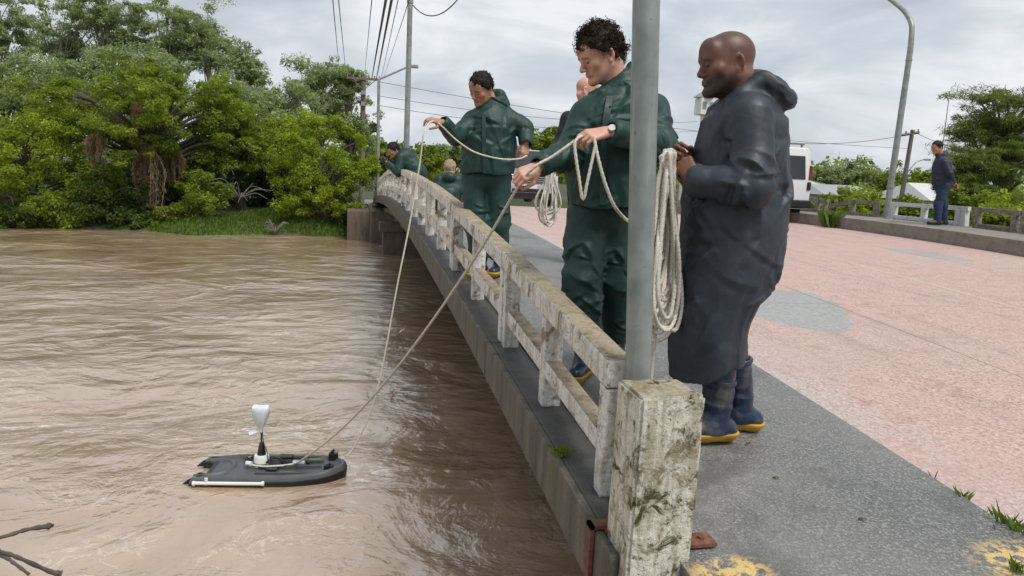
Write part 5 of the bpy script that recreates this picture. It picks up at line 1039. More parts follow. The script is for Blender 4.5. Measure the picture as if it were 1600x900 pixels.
# ---- man in green with the raised hand
f3 = np.array([1.28, 6.2, float(zs(6.2))])
def man_throw():
    P = Person('black haired man in green rain suit with one hand raised paying out rope', f3); J = P.J
    hc = J(752, 140, -.06); nb = J(771, 168)
    hP, hQ, hz, R = head_mesh(hc, (-.55, -.72, -.48), nb, h=.006, tilt=(.12, 0, 1), scale=1.0)
    rs, ls = J(737, 190, -.02), J(796, 186, .02); rw = J(694, 193, -.30); re = J(712, 214, -.20); lw = J(822, 222, -.10); le = J(820, 200, .0)
    h1 = hand_mesh(J(690, 191, -.31), J(672, 186, -.38) - J(690, 191, -.31), (.1, -.6, .8), -1, (.4, .9, .6), .03, .6, h=.005, arm=.04); h2 = hand_mesh(J(821, 224, -.10), J(820, 243, -.14) - J(821, 224, -.10), (.5, -.8, 0), 1, (.5, 1.0, .7), .03, .6, h=.005, arm=.05)
    hR, hL = J(742, 275, 0), J(780, 275, 0); kR, kL = J(744, 352, -.05), J(778, 352, .0); aR, aL = J(750, 430, -.05), J(780, 430, .05); aR[2] = aL[2] = .095
    bd = body_under(P, [(nb, J(762, 245), .08, .10), (rs, re, .045, .04), (re, rw, .04, .03), (ls, le, .045, .04), (le, lw, .04, .03), (hR, kR, .08, .055), (kR, aR, .05, .04), (hL, kL, .08, .055), (kL, aL, .05, .04)], .016)
    finish_body(P, [(hP, hQ), h1, h2, bd], MAT['skin3'], hz)
    hp, hq = hair_mesh(hc, R, 1.0, h=.006, thick=.016, curl=.007, freq=80, front=.052, side=.005, back=-.06, top=.008); hb = vol_obj('hair', [(hp, hq)], MAT['hair_bk'], P.r, 0); strands('locks', hp, hq, hc, MAT['hair_bk'], hb, 600, .030, .0025, .003, .5, 6, 6, R=R)
    v = Vol(*box_of([J(690, 300, -.25), J(840, 300, .25), J(840, 130, .2), rw, lw, re], .10), .008)
    st = P.rows([(272, 721, 803, .19), (255, 722, 804, .19), (230, 723, 805, .185), (205, 724, 805, .18), (190, 727, 804, .165), (178, 735, 799, .14), (168, 745, 793, .11), (160, 753, 790, .085, -.01), (153, 758, 789, .072, -.01)])
    v.loft(st, 0, (.007, 4, 3.5, 41, 2.0), lambda X, Y: J(760, 271)[2] - .004 + .008 * np.sin(X * 22), .014, folds=loft_strokes(8, 64, st[0][0], st[0][0] + .62, .6, .017, (1.2, .7), (.12, .34), (.010, .020)))
    v.ell(rs, (.06, .07, .06), .06); v.ell(ls, (.06, .07, .06), .06); sleeve(v, rs, re, rw, (.072, .072, .056), (.010, 10, 9, 44), .05); sleeve(v, ls, le, lw, (.076, .072, .058), (.010, 10, 9, 48))
    v.cone(J(758, 170, -.09), J(785, 162, -.02), .03, .035, .02); v.cone(J(780, 150, .05), J(786, 164, .08), .055, .06, .03, fold=(.006, 12, 9, 3)); v.cone(J(755, 168, .0), J(775, 148, .1), .03, .05, .03)
    ob = vol_obj('jacket', [v], MAT['green'], P.r, 1)
    fp = np.array(spline([J(756, 178, -.175), J(756, 205, -.20), J(757, 240, -.205), J(758, 271, -.205)], 4)); V = []
    for q in fp: V += [q + [-.016, .03, 0], q + [-.016, -.004, 0], q + [.016, -.004, 0], q + [.016, .03, 0]]
    m_ = len(fp); MB().add(V, [[4 * i + j, 4 * i + 4 + j, 4 * i + 4 + (j + 1) % 4, 4 * i + (j + 1) % 4] for i in range(m_ - 1) for j in range(4)] + [[0, 1, 2, 3], [4 * m_ - 1, 4 * m_ - 2, 4 * m_ - 3, 4 * m_ - 4]]).build('storm_flap', MAT['green'], ob, True)
    v = Vol(*box_of([J(715, 260, -.2), J(810, 260, .2), aR, aL], .10), .008); fo = (.017, 0, 0, 61, .9, 18)
    v.ell(J(761, 278), (.17, .14, .12), 0); v.cone(hR, kR, .105, .095, .04, fold=fo); v.cone(kR, aR + [0, 0, .06], .095, .08, .03, caps=True, fold=fo); v.cone(hL, kL, .105, .095, .04, fold=fo); v.cone(kL, aL + [0, 0, .06], .095, .08, .03, caps=True, fold=fo)
    vol_obj('trousers', [v], MAT['green'], P.r, 1); boots(P, 'boot', aR, (-.5, -1), aR + [0, 0, .18], MAT['boot'], MAT['sole'], .008); boots(P, 'boot', aL, (-.3, -1), aL + [0, 0, .18], MAT['boot'], MAT['sole'], .008)
    return P
PM3 = man_throw()

# ---- bald man half hidden behind the curly haired man
f4 = np.array([2.05, 6.9, float(zs(6.9))])
def man_bald():
    P = Person('bald man in black jacket half hidden behind the curly haired man', f4); J = P.J; hc = J(917, 142); nb = J(918, 172)
    hP, hQ, hz, R = head_mesh(hc, (.93, -.15, -.2), nb, h=.006)
    rs, ls = J(888, 186), J(948, 186); re, rw = J(874, 226, -.02), J(862, 250, -.22); le, lw = J(958, 226), J(946, 255, -.2)
    h1 = hand_mesh(J(861, 252, -.23), J(854, 268, -.30) - J(861, 252, -.23), (-.6, -.6, .5), -1, (.7, 1.2, .8), .02, .7, h=.005); h2 = hand_mesh(lw, (-.5, -.7, -.2), (0, -.3, 1), 1, (.6, 1, .7), .02, .5, h=.006)
    hR, hL = J(900, 285), J(935, 285); kR, kL = J(900, 350), J(935, 350); aR, aL = J(900, 410), J(935, 410); aR[2] = aL[2] = .095
    bd = body_under(P, [(nb, J(917, 275), .11, .13), (rs, re, .045, .04), (re, rw, .04, .03), (ls, le, .045, .04), (le, lw, .04, .03), (hR, kR, .08, .055), (kR, aR, .05, .04), (hL, kL, .08, .055), (kL, aL, .05, .04)], .016)
    finish_body(P, [(hP, hQ), h1, h2, bd], MAT['skin2'], hz)
    v = Vol(*box_of([J(850, 290, -.3), J(975, 290, .2), J(975, 160, .2), rw, lw], .08), .011)
    v.loft(P.rows([(282, 882, 952, .15), (250, 880, 954, .15), (215, 880, 955, .145), (192, 884, 952, .13), (180, 895, 940, .10), (172, 906, 930, .075)]), 0, (.010, 6, 4, 71, 1.5), None, .014)
    v.ell(rs, (.07, .07, .07), .05); v.ell(ls, (.07, .07, .07), .05); sleeve(v, rs, re, rw, (.07, .062, .05), (.008, 10, 9, 74)); sleeve(v, ls, le, lw, (.07, .062, .05), (.008, 10, 9, 78)); vol_obj('jacket', [v], MAT['blackj'], P.r, 1)
    v = Vol(*box_of([J(870, 270, -.2), J(965, 270, .2), aR, aL], .08), .01); v.ell(J(917, 285), (.15, .12, .11), 0); fo = (.008, 9, 6, 81)
    for a, b, c in ((hR, kR, aR), (hL, kL, aL)): v.cone(a, b, .088, .072, .04, fold=fo); v.cone(b, c + [0, 0, -.02], .072, .062, .03, caps=True, fold=fo)
    vol_obj('trousers', [v], MAT['zipm'], P.r, 1)
    for a in (aR, aL): boots(P, 'shoe', a, (-.2, -1), a + [0, 0, .05], MAT['zipm'], MAT['zipm'], .008, .055)
    return P
PM4 = man_bald()

# ---- man in navy on the right
f7 = np.array([11.62, 12.95, float(zs(12.9)) - .01])
def man_navy():
    P = Person('man in navy jacket and jeans standing by the white railing, hands behind back', f7); J = P.J; hc = J(1464, 231); nb = J(1471, 244)
    hP, hQ, hz, R = head_mesh(hc, (-.95, -.25, -.25), nb, h=.008)
    ns, fs = J(1476, 254, -.16), J(1468, 254, .16); ne, nw = J(1484, 272, -.23), J(1489, 284, -.04); fe, fw_ = J(1480, 272, .2), J(1490, 286, .05)
    h1 = hand_mesh(nw, (.5, .5, -.6), (.8, -.3, .2), 1, (.5, .9, .6), .02, .5, h=.007); h2 = hand_mesh(fw_, (.5, -.5, -.6), (.8, .3, .2), -1, (.5, .9, .6), .02, .5, h=.007)
    h_ = J(1472, 288); k1, k2 = J(1466, 320, -.08), J(1474, 320, .08); a1_, a2_ = J(1464, 350, -.10), J(1474, 350, .09); a1_[2] = a2_[2] = .095
    bd = body_under(P, [(nb - [0, 0, .06], h_, .06, .10), (ns, ne, .045, .04), (ne, nw, .04, .03), (fs, fe, .045, .04), (fe, fw_, .04, .03), (h_ + [0, -.08, 0], k1, .08, .055), (k1, a1_, .05, .04), (h_ + [0, .08, 0], k2, .08, .055), (k2, a2_, .05, .04)], .016)
    finish_body(P, [(hP, hQ), h1, h2, bd], MAT['skin3'], hz)
    hp, hq = hair_mesh(hc, R, 1.0, h=.008, thick=.016, curl=.006, freq=80, front=.05, side=.0, back=-.065, top=.008); vol_obj('hair', [(hp, hq)], MAT['hair_bk'], P.r, 0)
    v = Vol(*box_of([J(1440, 300, -.3), J(1502, 300, .3), J(1502, 235, .3), J(1440, 235, -.3)], .06), .011)
    v.loft(P.rows([(291, 1458, 1487, .17), (286, 1457, 1488, .178), (276, 1456, 1488, .178), (264, 1457, 1487, .175), (255, 1459, 1486, .165), (249, 1462, 1484, .14), (244, 1465, 1481, .09), (240, 1467, 1480, .075)]), 0, (.012, 6, 9, 91, .5), None, .014)
    v.ell(ns, (.065, .06, .065), .05); v.ell(fs, (.065, .06, .065), .05); sleeve(v, ns, ne, nw, (.07, .064, .052), (.010, 14, 6, 94), .02); sleeve(v, fs, fe, fw_, (.08, .07, .055), (.008, 10, 9, 98)); v.cone(J(1467, 243), J(1476, 240), .068, .066, .02)
    vol_obj('jacket', [v], MAT['navyj'], P.r, 1)
    v = Vol(*box_of([J(1445, 280, -.25), J(1500, 280, .25), a1_, a2_], .1), .01); v.ell(h_ + [0, 0, -.02], (.15, .18, .12), 0); fo = (.008, 9, 6, 101)
    for a, b, c in ((h_ + [0, -.085, 0], k1, a1_), (h_ + [0, .085, 0], k2, a2_)): v.cone(a, b, .098, .078, .04, fold=fo); v.cone(b, c + [0, 0, -.03], .078, .070, .03, caps=True, fold=fo)
    vol_obj('trousers', [v], MAT['jeans'], P.r, 1)
    for a in (a1_, a2_): boots(P, 'shoe', a, (-1, -.15), a + [0, 0, .04], MAT['shoe'], MAT['zipm'], .008, .052)
    return P
PM7 = man_navy()

# ---- leaning man with the camera, and the crouching person, near the crest
f5 = np.array([1.45, 13.6, float(zs(13.6))])
def man_lean():
    P = Person('dark haired person in green bending over the railing with a camera', f5); J = P.J; hc = J(615, 235, -.1); nb = J(624, 242)
    hP, hQ, hz, R = head_mesh(hc, (-.75, -.45, -.5), nb, h=.009)
    hip = J(652, 270); ch = J(632, 248); rs, ls = J(626, 246, -.17), J(628, 244, .17); rw, lw = J(607, 256, -.15), J(606, 252, .0); re = ik(rs, rw, .28, .26, (.2, -.3, -1)); le = ik(ls, lw, .28, .26, (.2, .3, -1))
    h1 = hand_mesh(rw, (-.8, .1, .4), (0, -.8, -.3), -1, (.6, 1, .7), .02, .6, h=.008); h2 = hand_mesh(lw, (-.8, -.2, .4), (0, .8, -.3), 1, (.6, 1, .7), .02, .6, h=.008)
    k1, k2 = np.array([hip[0] - .02, -.1, .50]), np.array([hip[0] - .02, .1, .50]); a1_, a2_ = np.array([hip[0], -.1, .095]), np.array([hip[0], .1, .095])
    bd = body_under(P, [(nb, hip, .10, .12), (rs, re, .045, .04), (re, rw, .04, .03), (ls, le, .045, .04), (le, lw, .04, .03), (hip + [0, -.08, 0], k1, .08, .055), (k1, a1_, .05, .04), (hip + [0, .08, 0], k2, .08, .055), (k2, a2_, .05, .04)], .016)
    finish_body(P, [(hP, hQ), h1, h2, bd], MAT['skin3'], hz); hp, hq = hair_mesh(hc, R, 1.0, h=.009, thick=.018, curl=.008, freq=70, front=.05, side=-.01, back=-.07, top=.01); vol_obj('hair', [(hp, hq)], MAT['hair_bk'], P.r, 0)
    v = Vol(*box_of([hip, ch, rs, ls, rw, lw, re, le], .22), .012); v.cone(hip, ch, .18, .20, .05, fold=(.012, 7, 6, 3)); v.cone(ch, nb, .17, .09, .05); sleeve(v, rs, re, rw, (.085, .075, .06), (.01, 10, 9, 4)); sleeve(v, ls, le, lw, (.085, .075, .06), (.01, 10, 9, 8)); v.cone(J(632, 238), J(640, 242), .07, .08, .03); vol_obj('jacket', [v], MAT['green'], P.r)
    v = Vol(*box_of([hip, a1_, a2_], .2), .014)
    for a, b, c in ((hip + [0, -.08, 0], k1, a1_), (hip + [0, .08, 0], k2, a2_)): v.cone(a, b, .11, .09, .05); v.cone(b, c, .09, .08, .03)
    vol_obj('trousers', [v], MAT['green'], P.r)
    for a in (a1_, a2_): boots(P, 'boot', a, (-1, -.2), a + [0, 0, .15], MAT['boot'], MAT['sole'], .012)
    cm = P.Wd(J(601, 252, -.1))
    c_ = MB().box((-.05, -.06, -.04), (.03, .06, .04)).tube([(-.05, 0, 0), (-.11, 0, 0)], .032, 10).build('handheld_camera', MAT['zipm'], None, False, .006); c_.location = cm; c_.rotation_euler = (0, .5, -YAW); tag(c_, 'small black camera held by the person bending over the railing', 'camera')
man_lean()
f6 = np.array([2.15, 11.6, float(zs(11.6))])
def man_crouch():
    P = Person('light haired person in green hooded jacket crouching behind the railing', f6); J = P.J; hc = J(703, 264); nb = J(702, 276)
    hP, hQ, hz, R = head_mesh(hc, (.3, .9, -.2), nb, h=.009); hip = J(698, 312, -.1); rs, ls = J(687, 281), J(715, 281); re, le = J(684, 298, -.08), J(718, 298, -.02); rw, lw = J(690, 312, .1), J(712, 312, .12)
    h1 = hand_mesh(rw, (.2, .8, -.2), (0, 0, 1), -1, (.5, .8, .6), .02, .5, h=.008); h2 = hand_mesh(lw, (-.2, .8, -.2), (0, 0, 1), 1, (.5, .8, .6), .02, .5, h=.008); hip[2] = max(hip[2], .3)
    k1, k2 = hip + [-.14, .34, .12], hip + [.14, .34, .12]; a1_, a2_ = np.array([k1[0], k1[1] - .1, .095]), np.array([k2[0], k2[1] - .1, .095])
    bd = body_under(P, [(nb - [0, 0, .08], hip, .08, .10), (rs, re, .045, .04), (re, rw, .04, .03), (ls, le, .045, .04), (le, lw, .04, .03), (hip, k1, .08, .055), (k1, a1_, .05, .04), (hip, k2, .08, .055), (k2, a2_, .05, .04)], .016)
    finish_body(P, [(hP, hQ), h1, h2, bd], MAT['skin2'], hz); hp, hq = hair_mesh(hc, R, 1.0, h=.009, thick=.02, curl=.010, freq=60, front=.05, side=-.02, back=-.08, top=.006); vol_obj('hair', [(hp, hq)], MAT['hair_bl'], P.r, 0)
    v = Vol(*box_of([hip, nb, rs, ls, re, le, rw, lw], .24), .012); v.loft([(hip[2] - .08, hip[0], hip[1], .19, .17), (hip[2] + .1, hip[0], hip[1] + .03, .20, .17), (rs[2] - .06, nb[0], -.0, .2, .15), (rs[2] + .02, nb[0], 0, .17, .12), (nb[2] + .02, nb[0], 0, .09, .08)], .0, (.012, 6, 4, 3)); v.ell(rs, (.085, .08, .08), .05); v.ell(ls, (.085, .08, .08), .05); sleeve(v, rs, re, rw, (.085, .075, .06), (.01, 10, 9, 4)); sleeve(v, ls, le, lw, (.085, .075, .06), (.01, 10, 9, 8)); v.ell(J(702, 277, -.12), (.10, .07, .08), .04); vol_obj('jacket', [v], MAT['green'], P.r)
    v = Vol(*box_of([hip, a1_, a2_, k1, k2], .2), .014)
    for k_, a in ((k1, a1_), (k2, a2_)): v.cone(hip, k_, .11, .09, .05); v.cone(k_, a, .09, .08, .03)
    vol_obj('trousers', [v], MAT['green'], P.r)
    for a in (a1_, a2_): boots(P, 'boot', a, (0, 1), a + [0, 0, .12], MAT['boot'], MAT['sole'], .012)
man_crouch()
# ------------------------------------------------------------------ the instrument boat
MAT.update(deckm=plain('grey_deck_mat', (.085, .088, .092), .5, var=.2), blackp=plain('black_plastic_mat', (.012, .012, .013), .35), greenp=plain('green_plastic_mat', (.10, .22, .03), .5), bagm=plain('plastic_bag_mat', (.66, .72, .78), .35, bump=.4, bscale=45), silver=plain('silver_mat', (.5, .52, .54), .3, .6))
def make_boat():
    sm_ = (atZ(297, 752, .09) + atZ(322, 716, .09)) / 2; bw = atZ(541, 734, .09); d = bw - sm_; Lb = math.hypot(d[0], d[1]); rz = math.atan2(d[1], d[0])
    r = empty('survey_boat', (sm_[0], sm_[1], 0.035), rz); tag(r, 'small black and grey instrument boat with bagged antenna floating on the brown river', 'boat')
    hw = .225
    half = [(0.0, hw), (Lb * .55, hw + .012), (Lb * .78, hw - .012), (Lb * .90, hw - .06), (Lb * .965, hw - .125), (Lb, .045)]
    top_ = half + [(x, -y) for x, y in reversed(half)]; notch = [(0.0, -hw + .105), (.12, -hw + .115), (.20, -.07), (.225, 0), (.20, .07), (.12, hw - .115), (0.0, hw - .105)]
    out = spline([(x, y, 0) for x, y in top_], 5)[:, :2]; out = np.vstack([out, spline([(x, y, 0) for x, y in notch], 3)[:, :2]])
    def inset(P, k):
        n = np.roll(P, -1, 0) - np.roll(P, 1, 0); n = np.stack([n[:, 1], -n[:, 0]], 1); n /= np.linalg.norm(n, axis=1)[:, None] + 1e-9; return P + n * k
    sgn = np.sum(out[:, 0] * np.roll(out[:, 1], -1) - np.roll(out[:, 0], -1) * out[:, 1]); kk = -1 if sgn > 0 else 1
    def layers(lv, name, mat, cap_b=False):
        V = []; Fs = []; n = len(out)
        for z, ins, rise in lv: P = inset(out, kk * ins); V += [(x, y, z + rise * max(0, x / Lb - .6) ** 1.5 - .045 * max(0, .22 - x / Lb) * 2 * (z > .03)) for x, y in P]
        for i in range(len(lv) - 1):
            for j in range(n): q = (j + 1) % n; Fs.append([i * n + j, i * n + q, (i + 1) * n + q, (i + 1) * n + j])
        Fs.append([(len(lv) - 1) * n + j for j in range(n)])
        bm = bmesh.new(); vs = [bm.verts.new(v) for v in V]
        for f in Fs: bm.faces.new([vs[i] for i in f])
        bmesh.ops.triangulate(bm, faces=[f for f in bm.faces if len(f.verts) > 4]); bmesh.ops.recalc_face_normals(bm, faces=bm.faces); me = bpy.data.meshes.new(name); bm.to_mesh(me); bm.free(); o = link(name, me, mat, r, True); me.set_sharp_from_angle(angle=math.radians(35)); return o
    layers([(-.07, .05, 0), (-.02, .006, .05), (.03, .0, .09), (.052, .0, .10), (.056, .006, .10)], 'hull', MAT['blackp'])
    dk = layers([(.050, .004, .10), (.075, .008, .10), (.092, .022, .10), (.094, .045, .10), (.080, .060, .09)], 'deck', MAT['deckm'])
    for y in (-.16, -.05, .05, .16): MB().box((.45, y - .006, .078), (Lb * .84, y + .006, .093 + (.02 if abs(y) < .1 else .01))).build('deck_ridge', MAT['deckm'], dk, False, .004)
    for s_ in (-1, 1):   # tail fins
        y = s_ * (hw - .05); P = [(-.09, -.01), (-.02, .05), (.06, .086), (.16, .07), (.20, .02), (.10, .0)]
        V = [(x, y - .012, z) for x, z in P] + [(x, y + .012, z) for x, z in P]; n = len(P); MB().add(V, [list(range(n))[::-1], list(range(n, 2 * n))] + [[i, (i + 1) % n, n + (i + 1) % n, n + i] for i in range(n)]).build('tail_fin', MAT['blackp'], r, False, .004)
        MB().add([(.20, s_ * .085, .02), (.05, s_ * .115, .075), (-.0, s_ * .12, .06), (.02, s_ * .12, .0), (.20, s_ * .075, .02), (.05, s_ * .10, .075), (-.0, s_ * .105, .06), (.02, s_ * .105, .0)], [[0, 1, 2, 3], [7, 6, 5, 4], [0, 4, 5, 1], [1, 5, 6, 2], [2, 6, 7, 3], [3, 7, 4, 0]]).build('inner_fin', MAT['blackp'], r)
    MB().tube([(.04, -.245, .052), (.54, -.255, .052)], .013, 10).build('white_tube', MAT['white'], r, True); MB().tube([(.13, -.245, .04), (.13, -.245, .09)], .012, 8).build('tube_clamp', MAT['white'], r)
    for s_ in (.045, .53): MB().tube([(s_ - .008, -.25, .052), (s_ + .008, -.25, .052)], .018, 10).build('end_cap', MAT['white'], r)
    cx = .46; a = MB().lathe([(.056, .07), (.056, .16), (.050, .168), (.02, .17)], 18, (cx, .02, 0)).build('instrument_housing', MAT['white'], r, True); MB().lathe([(.060, .10), (.060, .112)], 18, (cx, .02, 0)).build('band', MAT['silver'], a)
    MB().lathe([(.034, .168), (.030, .19), (.016, .262), (.012, .266)], 14, (cx, .02, 0)).build('mast_cone', MAT['blackp'], r, True)
    ms = MB().tube([(cx, .02, .26), (cx - .004, .02, .40)], .006, 8).build('mast', MAT['blackp'], r, True)
    MB().tube(spline([(cx + .008, .015, .35), (cx + .02, .0, .27), (cx + .05, -.02, .20), (cx + .055, .0, .10)], 6), .0035, 6).build('cable', MAT['blackp'], ms)
    # antenna under a plastic bag
    n = 22; V = []; prof = [(.011, .345), (.012, .365), (.020, .385), (.034, .412), (.048, .445), (.060, .485), (.065, .515), (.066, .535), (.060, .545), (.012, .548)]; g = np.random.default_rng(4)
    for k, (q, z) in enumerate(prof):
        for j in range(n): t_ = 2 * math.pi * j / n; w = q * (1 + .08 * math.sin(7 * t_ + k * .3) * (k < 6) + .02 * g.normal() * (k < 7)); V.append((cx - .004 + w * math.cos(t_), .02 + w * math.sin(t_), z + .006 * math.sin(3 * t_)))
    b_ = MB().add(V, [[k * n + j, k * n + (j + 1) % n, (k + 1) * n + (j + 1) % n, (k + 1) * n + j] for k in range(len(prof) - 1) for j in range(n)] + [[(len(prof) - 1) * n + j for j in range(n)]]).build('plastic_bag', MAT['bagm'], r, True)
    MB().add([(cx - .01, .02, .352), (cx - .085, .0, .325), (cx - .095, .02, .345), (cx - .05, .03, .362), (cx - .01, .03, .362)], [[0, 1, 2, 3, 4]]).build('bag_tail', MAT['bagm'], b_)
    # clutter on the deck
    MB().tube(spline([(.36, .06, .10), (.42, .11, .12), (.56, .10, .105), (.72, .07, .12), (.82, .02, .10)], 6), .008, 6).build('cable', MAT['blackp'], r, True); MB().tube(spline([(.50, -.02, .12), (.56, .04, .14), (.64, .02, .11), (.74, -.03, .12)], 6), .007, 6).build('cable', MAT['blackp'], r, True); MB().tube(spline([(.36, .02, .13), (.33, .07, .115), (.38, .10, .12), (.46, .09, .13)], 6), .011, 6).build('cable', MAT['blackp'], r, True)
    MB().tube([(.70, -.01, .115), (.79, -.02, .115)], .020, 12).build('sensor_tube', MAT['silver'], r, True); MB().tube([(.66, -.005, .115), (.70, -.01, .115)], .023, 12).build('sensor_cap', MAT['blackp'], r, True)
    MB().box((.58, .05, .092), (.68, .12, .135)).build('control_box', MAT['blackp'], r, False, .006); MB().box((.52, -.12, .09), (.60, -.07, .105)).build('latch', MAT['blackp'], r, False, .003)
    for y, x0 in ((.10, 1.0), (-.075, .99)): MB().box((x0 - .05, y - .022, .085), (x0 + .02, y + .022, .15 if y > 0 else .125)).tube([(x0 - .04, y, .14), (x0 - .01, y, .175)] if y > 0 else [(x0 - .03, y, .12), (x0, y, .135)], .012, 8).build('bow_bracket', MAT['blackp'], r, False, .004)
    MB().tube([(.80, .05, .09), (.80, .05, .185)], .003, 6).build('whip_antenna', MAT['blackp'], r)
    for x0, y in ((.62, -.145), (.78, .11), (.03, -.20), (.02, .17)): MB().box((x0, y - .012, .086 if x0 > .3 else .05), (x0 + (.11 if x0 > .3 else .02), y + .012, .096 if x0 > .3 else .078)).build('green_strip', MAT['greenp'], r)
    Rz = np.array(Matrix.Rotation(rz, 3, 'Z')); return lambda p: Rz @ np.array(p, float) + np.array([sm_[0], sm_[1], 0.035])
boat_pt = make_boat()

# ------------------------------------------------------------------ ropes
def rope(name, label, pts, rad=.0075, group=None, n=10, parent=None):
    """a laid rope: three strands twisting round the line"""
    P = spline(pts, n); seg = np.linalg.norm(np.diff(P, axis=0), axis=1); al = np.concatenate([[0], np.cumsum(seg)]); m_ = max(8, int(al[-1] / .009)); q = np.linspace(0, al[-1], m_); P = np.stack([np.interp(q, al, P[:, i]) for i in range(3)], 1)
    o0 = P[0].copy(); P = P - o0; T = np.gradient(P, axis=0); T /= np.linalg.norm(T, axis=1)[:, None] + 1e-9; k_ = 9; u = np.cross(T[0], [.3, .8, .5]); u /= np.linalg.norm(u); U = np.zeros_like(P)
    for i in range(m_): u = u - T[i] * (u @ T[i]); u /= np.linalg.norm(u) + 1e-9; U[i] = u
    Wv = np.cross(T, U); ph = np.arange(k_) * 2 * math.pi / k_; rr = rad * (1 + .16 * np.cos(3 * (ph[None] - q[:, None] * 2 * math.pi / .075)))
    V = P[:, None] + rr[..., None] * (np.cos(ph)[None, :, None] * U[:, None] + np.sin(ph)[None, :, None] * Wv[:, None]); idx = np.arange(m_ * k_).reshape(m_, k_); nx_ = np.roll(idx, -1, 1)
    Fq = np.stack([idx[:-1], nx_[:-1], nx_[1:], idx[1:]], -1).reshape(-1, 4); o = link(name, mesh_np(name, V.reshape(-1, 3), Fq), MAT['rope'], parent, True); o.location = o0
    if label: tag(o, label, 'rope', group)
    return o
def sagline(a, b, sag, n=9): t = np.linspace(0, 1, n)[:, None]; P = a + (b - a) * t; P[:, 2] -= (4 * sag * t * (1 - t))[:, 0]; return list(P)
W3 = lambda x, y, dd: PM3.Wd(PM3.J(x, y, dd)); W2 = lambda x, y, dd: PM2.Wd(PM2.J(x, y, dd)); W1 = lambda x, y, dd: PM1.Wd(PM1.J(x, y, dd))
bow = boat_pt((1.08, .07, .13)); h3 = W3(676, 189, -.38)
pts = [W3(823, 243, -.14), W3(812, 248, -.20), W3(790, 249, -.25), W3(765, 245, -.26), W3(738, 236, -.27), W3(712, 218, -.30), W3(690, 197, -.36), W3(677, 189, -.39)] + [atY(x, y, yy) for x, y, yy in [(663, 205, 5.72), (656, 255, 5.72), (641, 345, 5.71), (620, 450, 5.70), (603, 545, 5.69), (588, 615, 5.68), (568, 670, 5.67), (550, 703, 5.66)]] + [bow]
rope('rope', 'slack pale rope from the raised hand down to the bow of the boat', pts, .0064, 'ropes tied to the boat')
hr = W2(822, 274, -.37); hl = W2(908, 214, -.36); cleat = boat_pt((.36, -.03, .115))
deckp = [boat_pt((.72, -.05, .125)), boat_pt((.56, -.07, .11)), boat_pt((.45, -.06, .108)), cleat]
pts = [W2(930, 228, -.38), W2(918, 283, -.40), W2(911, 312, -.40), W2(905, 280, -.40), W2(898, 225, -.39), hl, W2(866, 243, -.37), hr] + sagline(hr, deckp[0], .20, 12)[1:] + deckp[1:]
rope('rope', 'taut pale rope from the curly haired man\'s hands to the middle of the boat', pts, .0072, 'ropes tied to the boat')
MB_ = MB().tube([np.zeros(3), cleat - boat_pt((.40, -.045, .115))], .018, 10).build('rope_knot', MAT['white'], None, True); MB_.location = boat_pt((.40, -.045, .118)); tag(MB_, 'pale whipped rope end lying on the boat deck', 'rope')
rope('rope', 'slack rope hanging from the curly haired man\'s hand behind the grey pole', [W2(928, 214, -.36), W2(934, 245, -.38), W2(945, 285, -.38), W2(960, 322, -.36), W2(980, 344, -.30), W1(1004, 352, .10), W1(1018, 330, -.02), W1(1034, 280, -.08), W1(1044, 246, -.12)], .0078)
def coil(label, top, loops, wfun, hfun, seed, rad=.0082, dirx=VX, diry=VY, tail=None):
    g = np.random.default_rng(seed); P = []
    for i in range(loops):
        w, h = wfun(i, g), hfun(i, g); ph = g.normal(0, .25); ox, oy = g.normal(0, .012), g.normal(0, .02); sx = g.normal(0, .022); pl = g.normal(0, .35)
        for k in range(14):
            t_ = 2 * math.pi * (k / 14); s_ = math.sin(t_ / 2) ** 1.3        # s: 0 at the hand, 1 at the bottom
            xw = w * math.cos(pl) * math.sin(t_) * (.30 + .70 * math.sin(t_ / 2) ** 2) + ox * (1 - s_) + sx * s_; yw = w * math.sin(pl) * math.sin(t_) * .6
            P.append(top + dirx * xw + diry * (oy + yw + .05 * math.sin(t_ + ph) * s_ + .008 * g.normal()) + np.array([0, 0, -h * s_ + .012 * g.normal() * s_ + (.012 * (i % 3) * (1 - s_))]))
    if tail is not None: P += tail
    return rope('rope_coil', label, P, rad, 'coils of rope held by the men', 5)
ct = W1(1043, 243, -.12); sc1 = 1 / 372
coil('long bundle of pale rope hanging from the coated man\'s hands beside the pole', ct, 21, lambda i, g: g.uniform(.03, .085) if i % 3 else g.uniform(.09, .14), lambda i, g: g.uniform(.30, .66) if i % 3 else g.uniform(.60, .80), 5, tail=[W1(1034, 420, -.1), W1(1026, 500, -.1), W1(1020, 560, -.08), W1(1014, 640, -.08)])
c4 = PM4.Wd(PM4.J(860, 264, -.28)); coil('open loops of pale rope hanging from the bald man\'s hand', c4, 10, lambda i, g: g.uniform(.06, .19), lambda i, g: g.uniform(.34, .56), 9, .008)

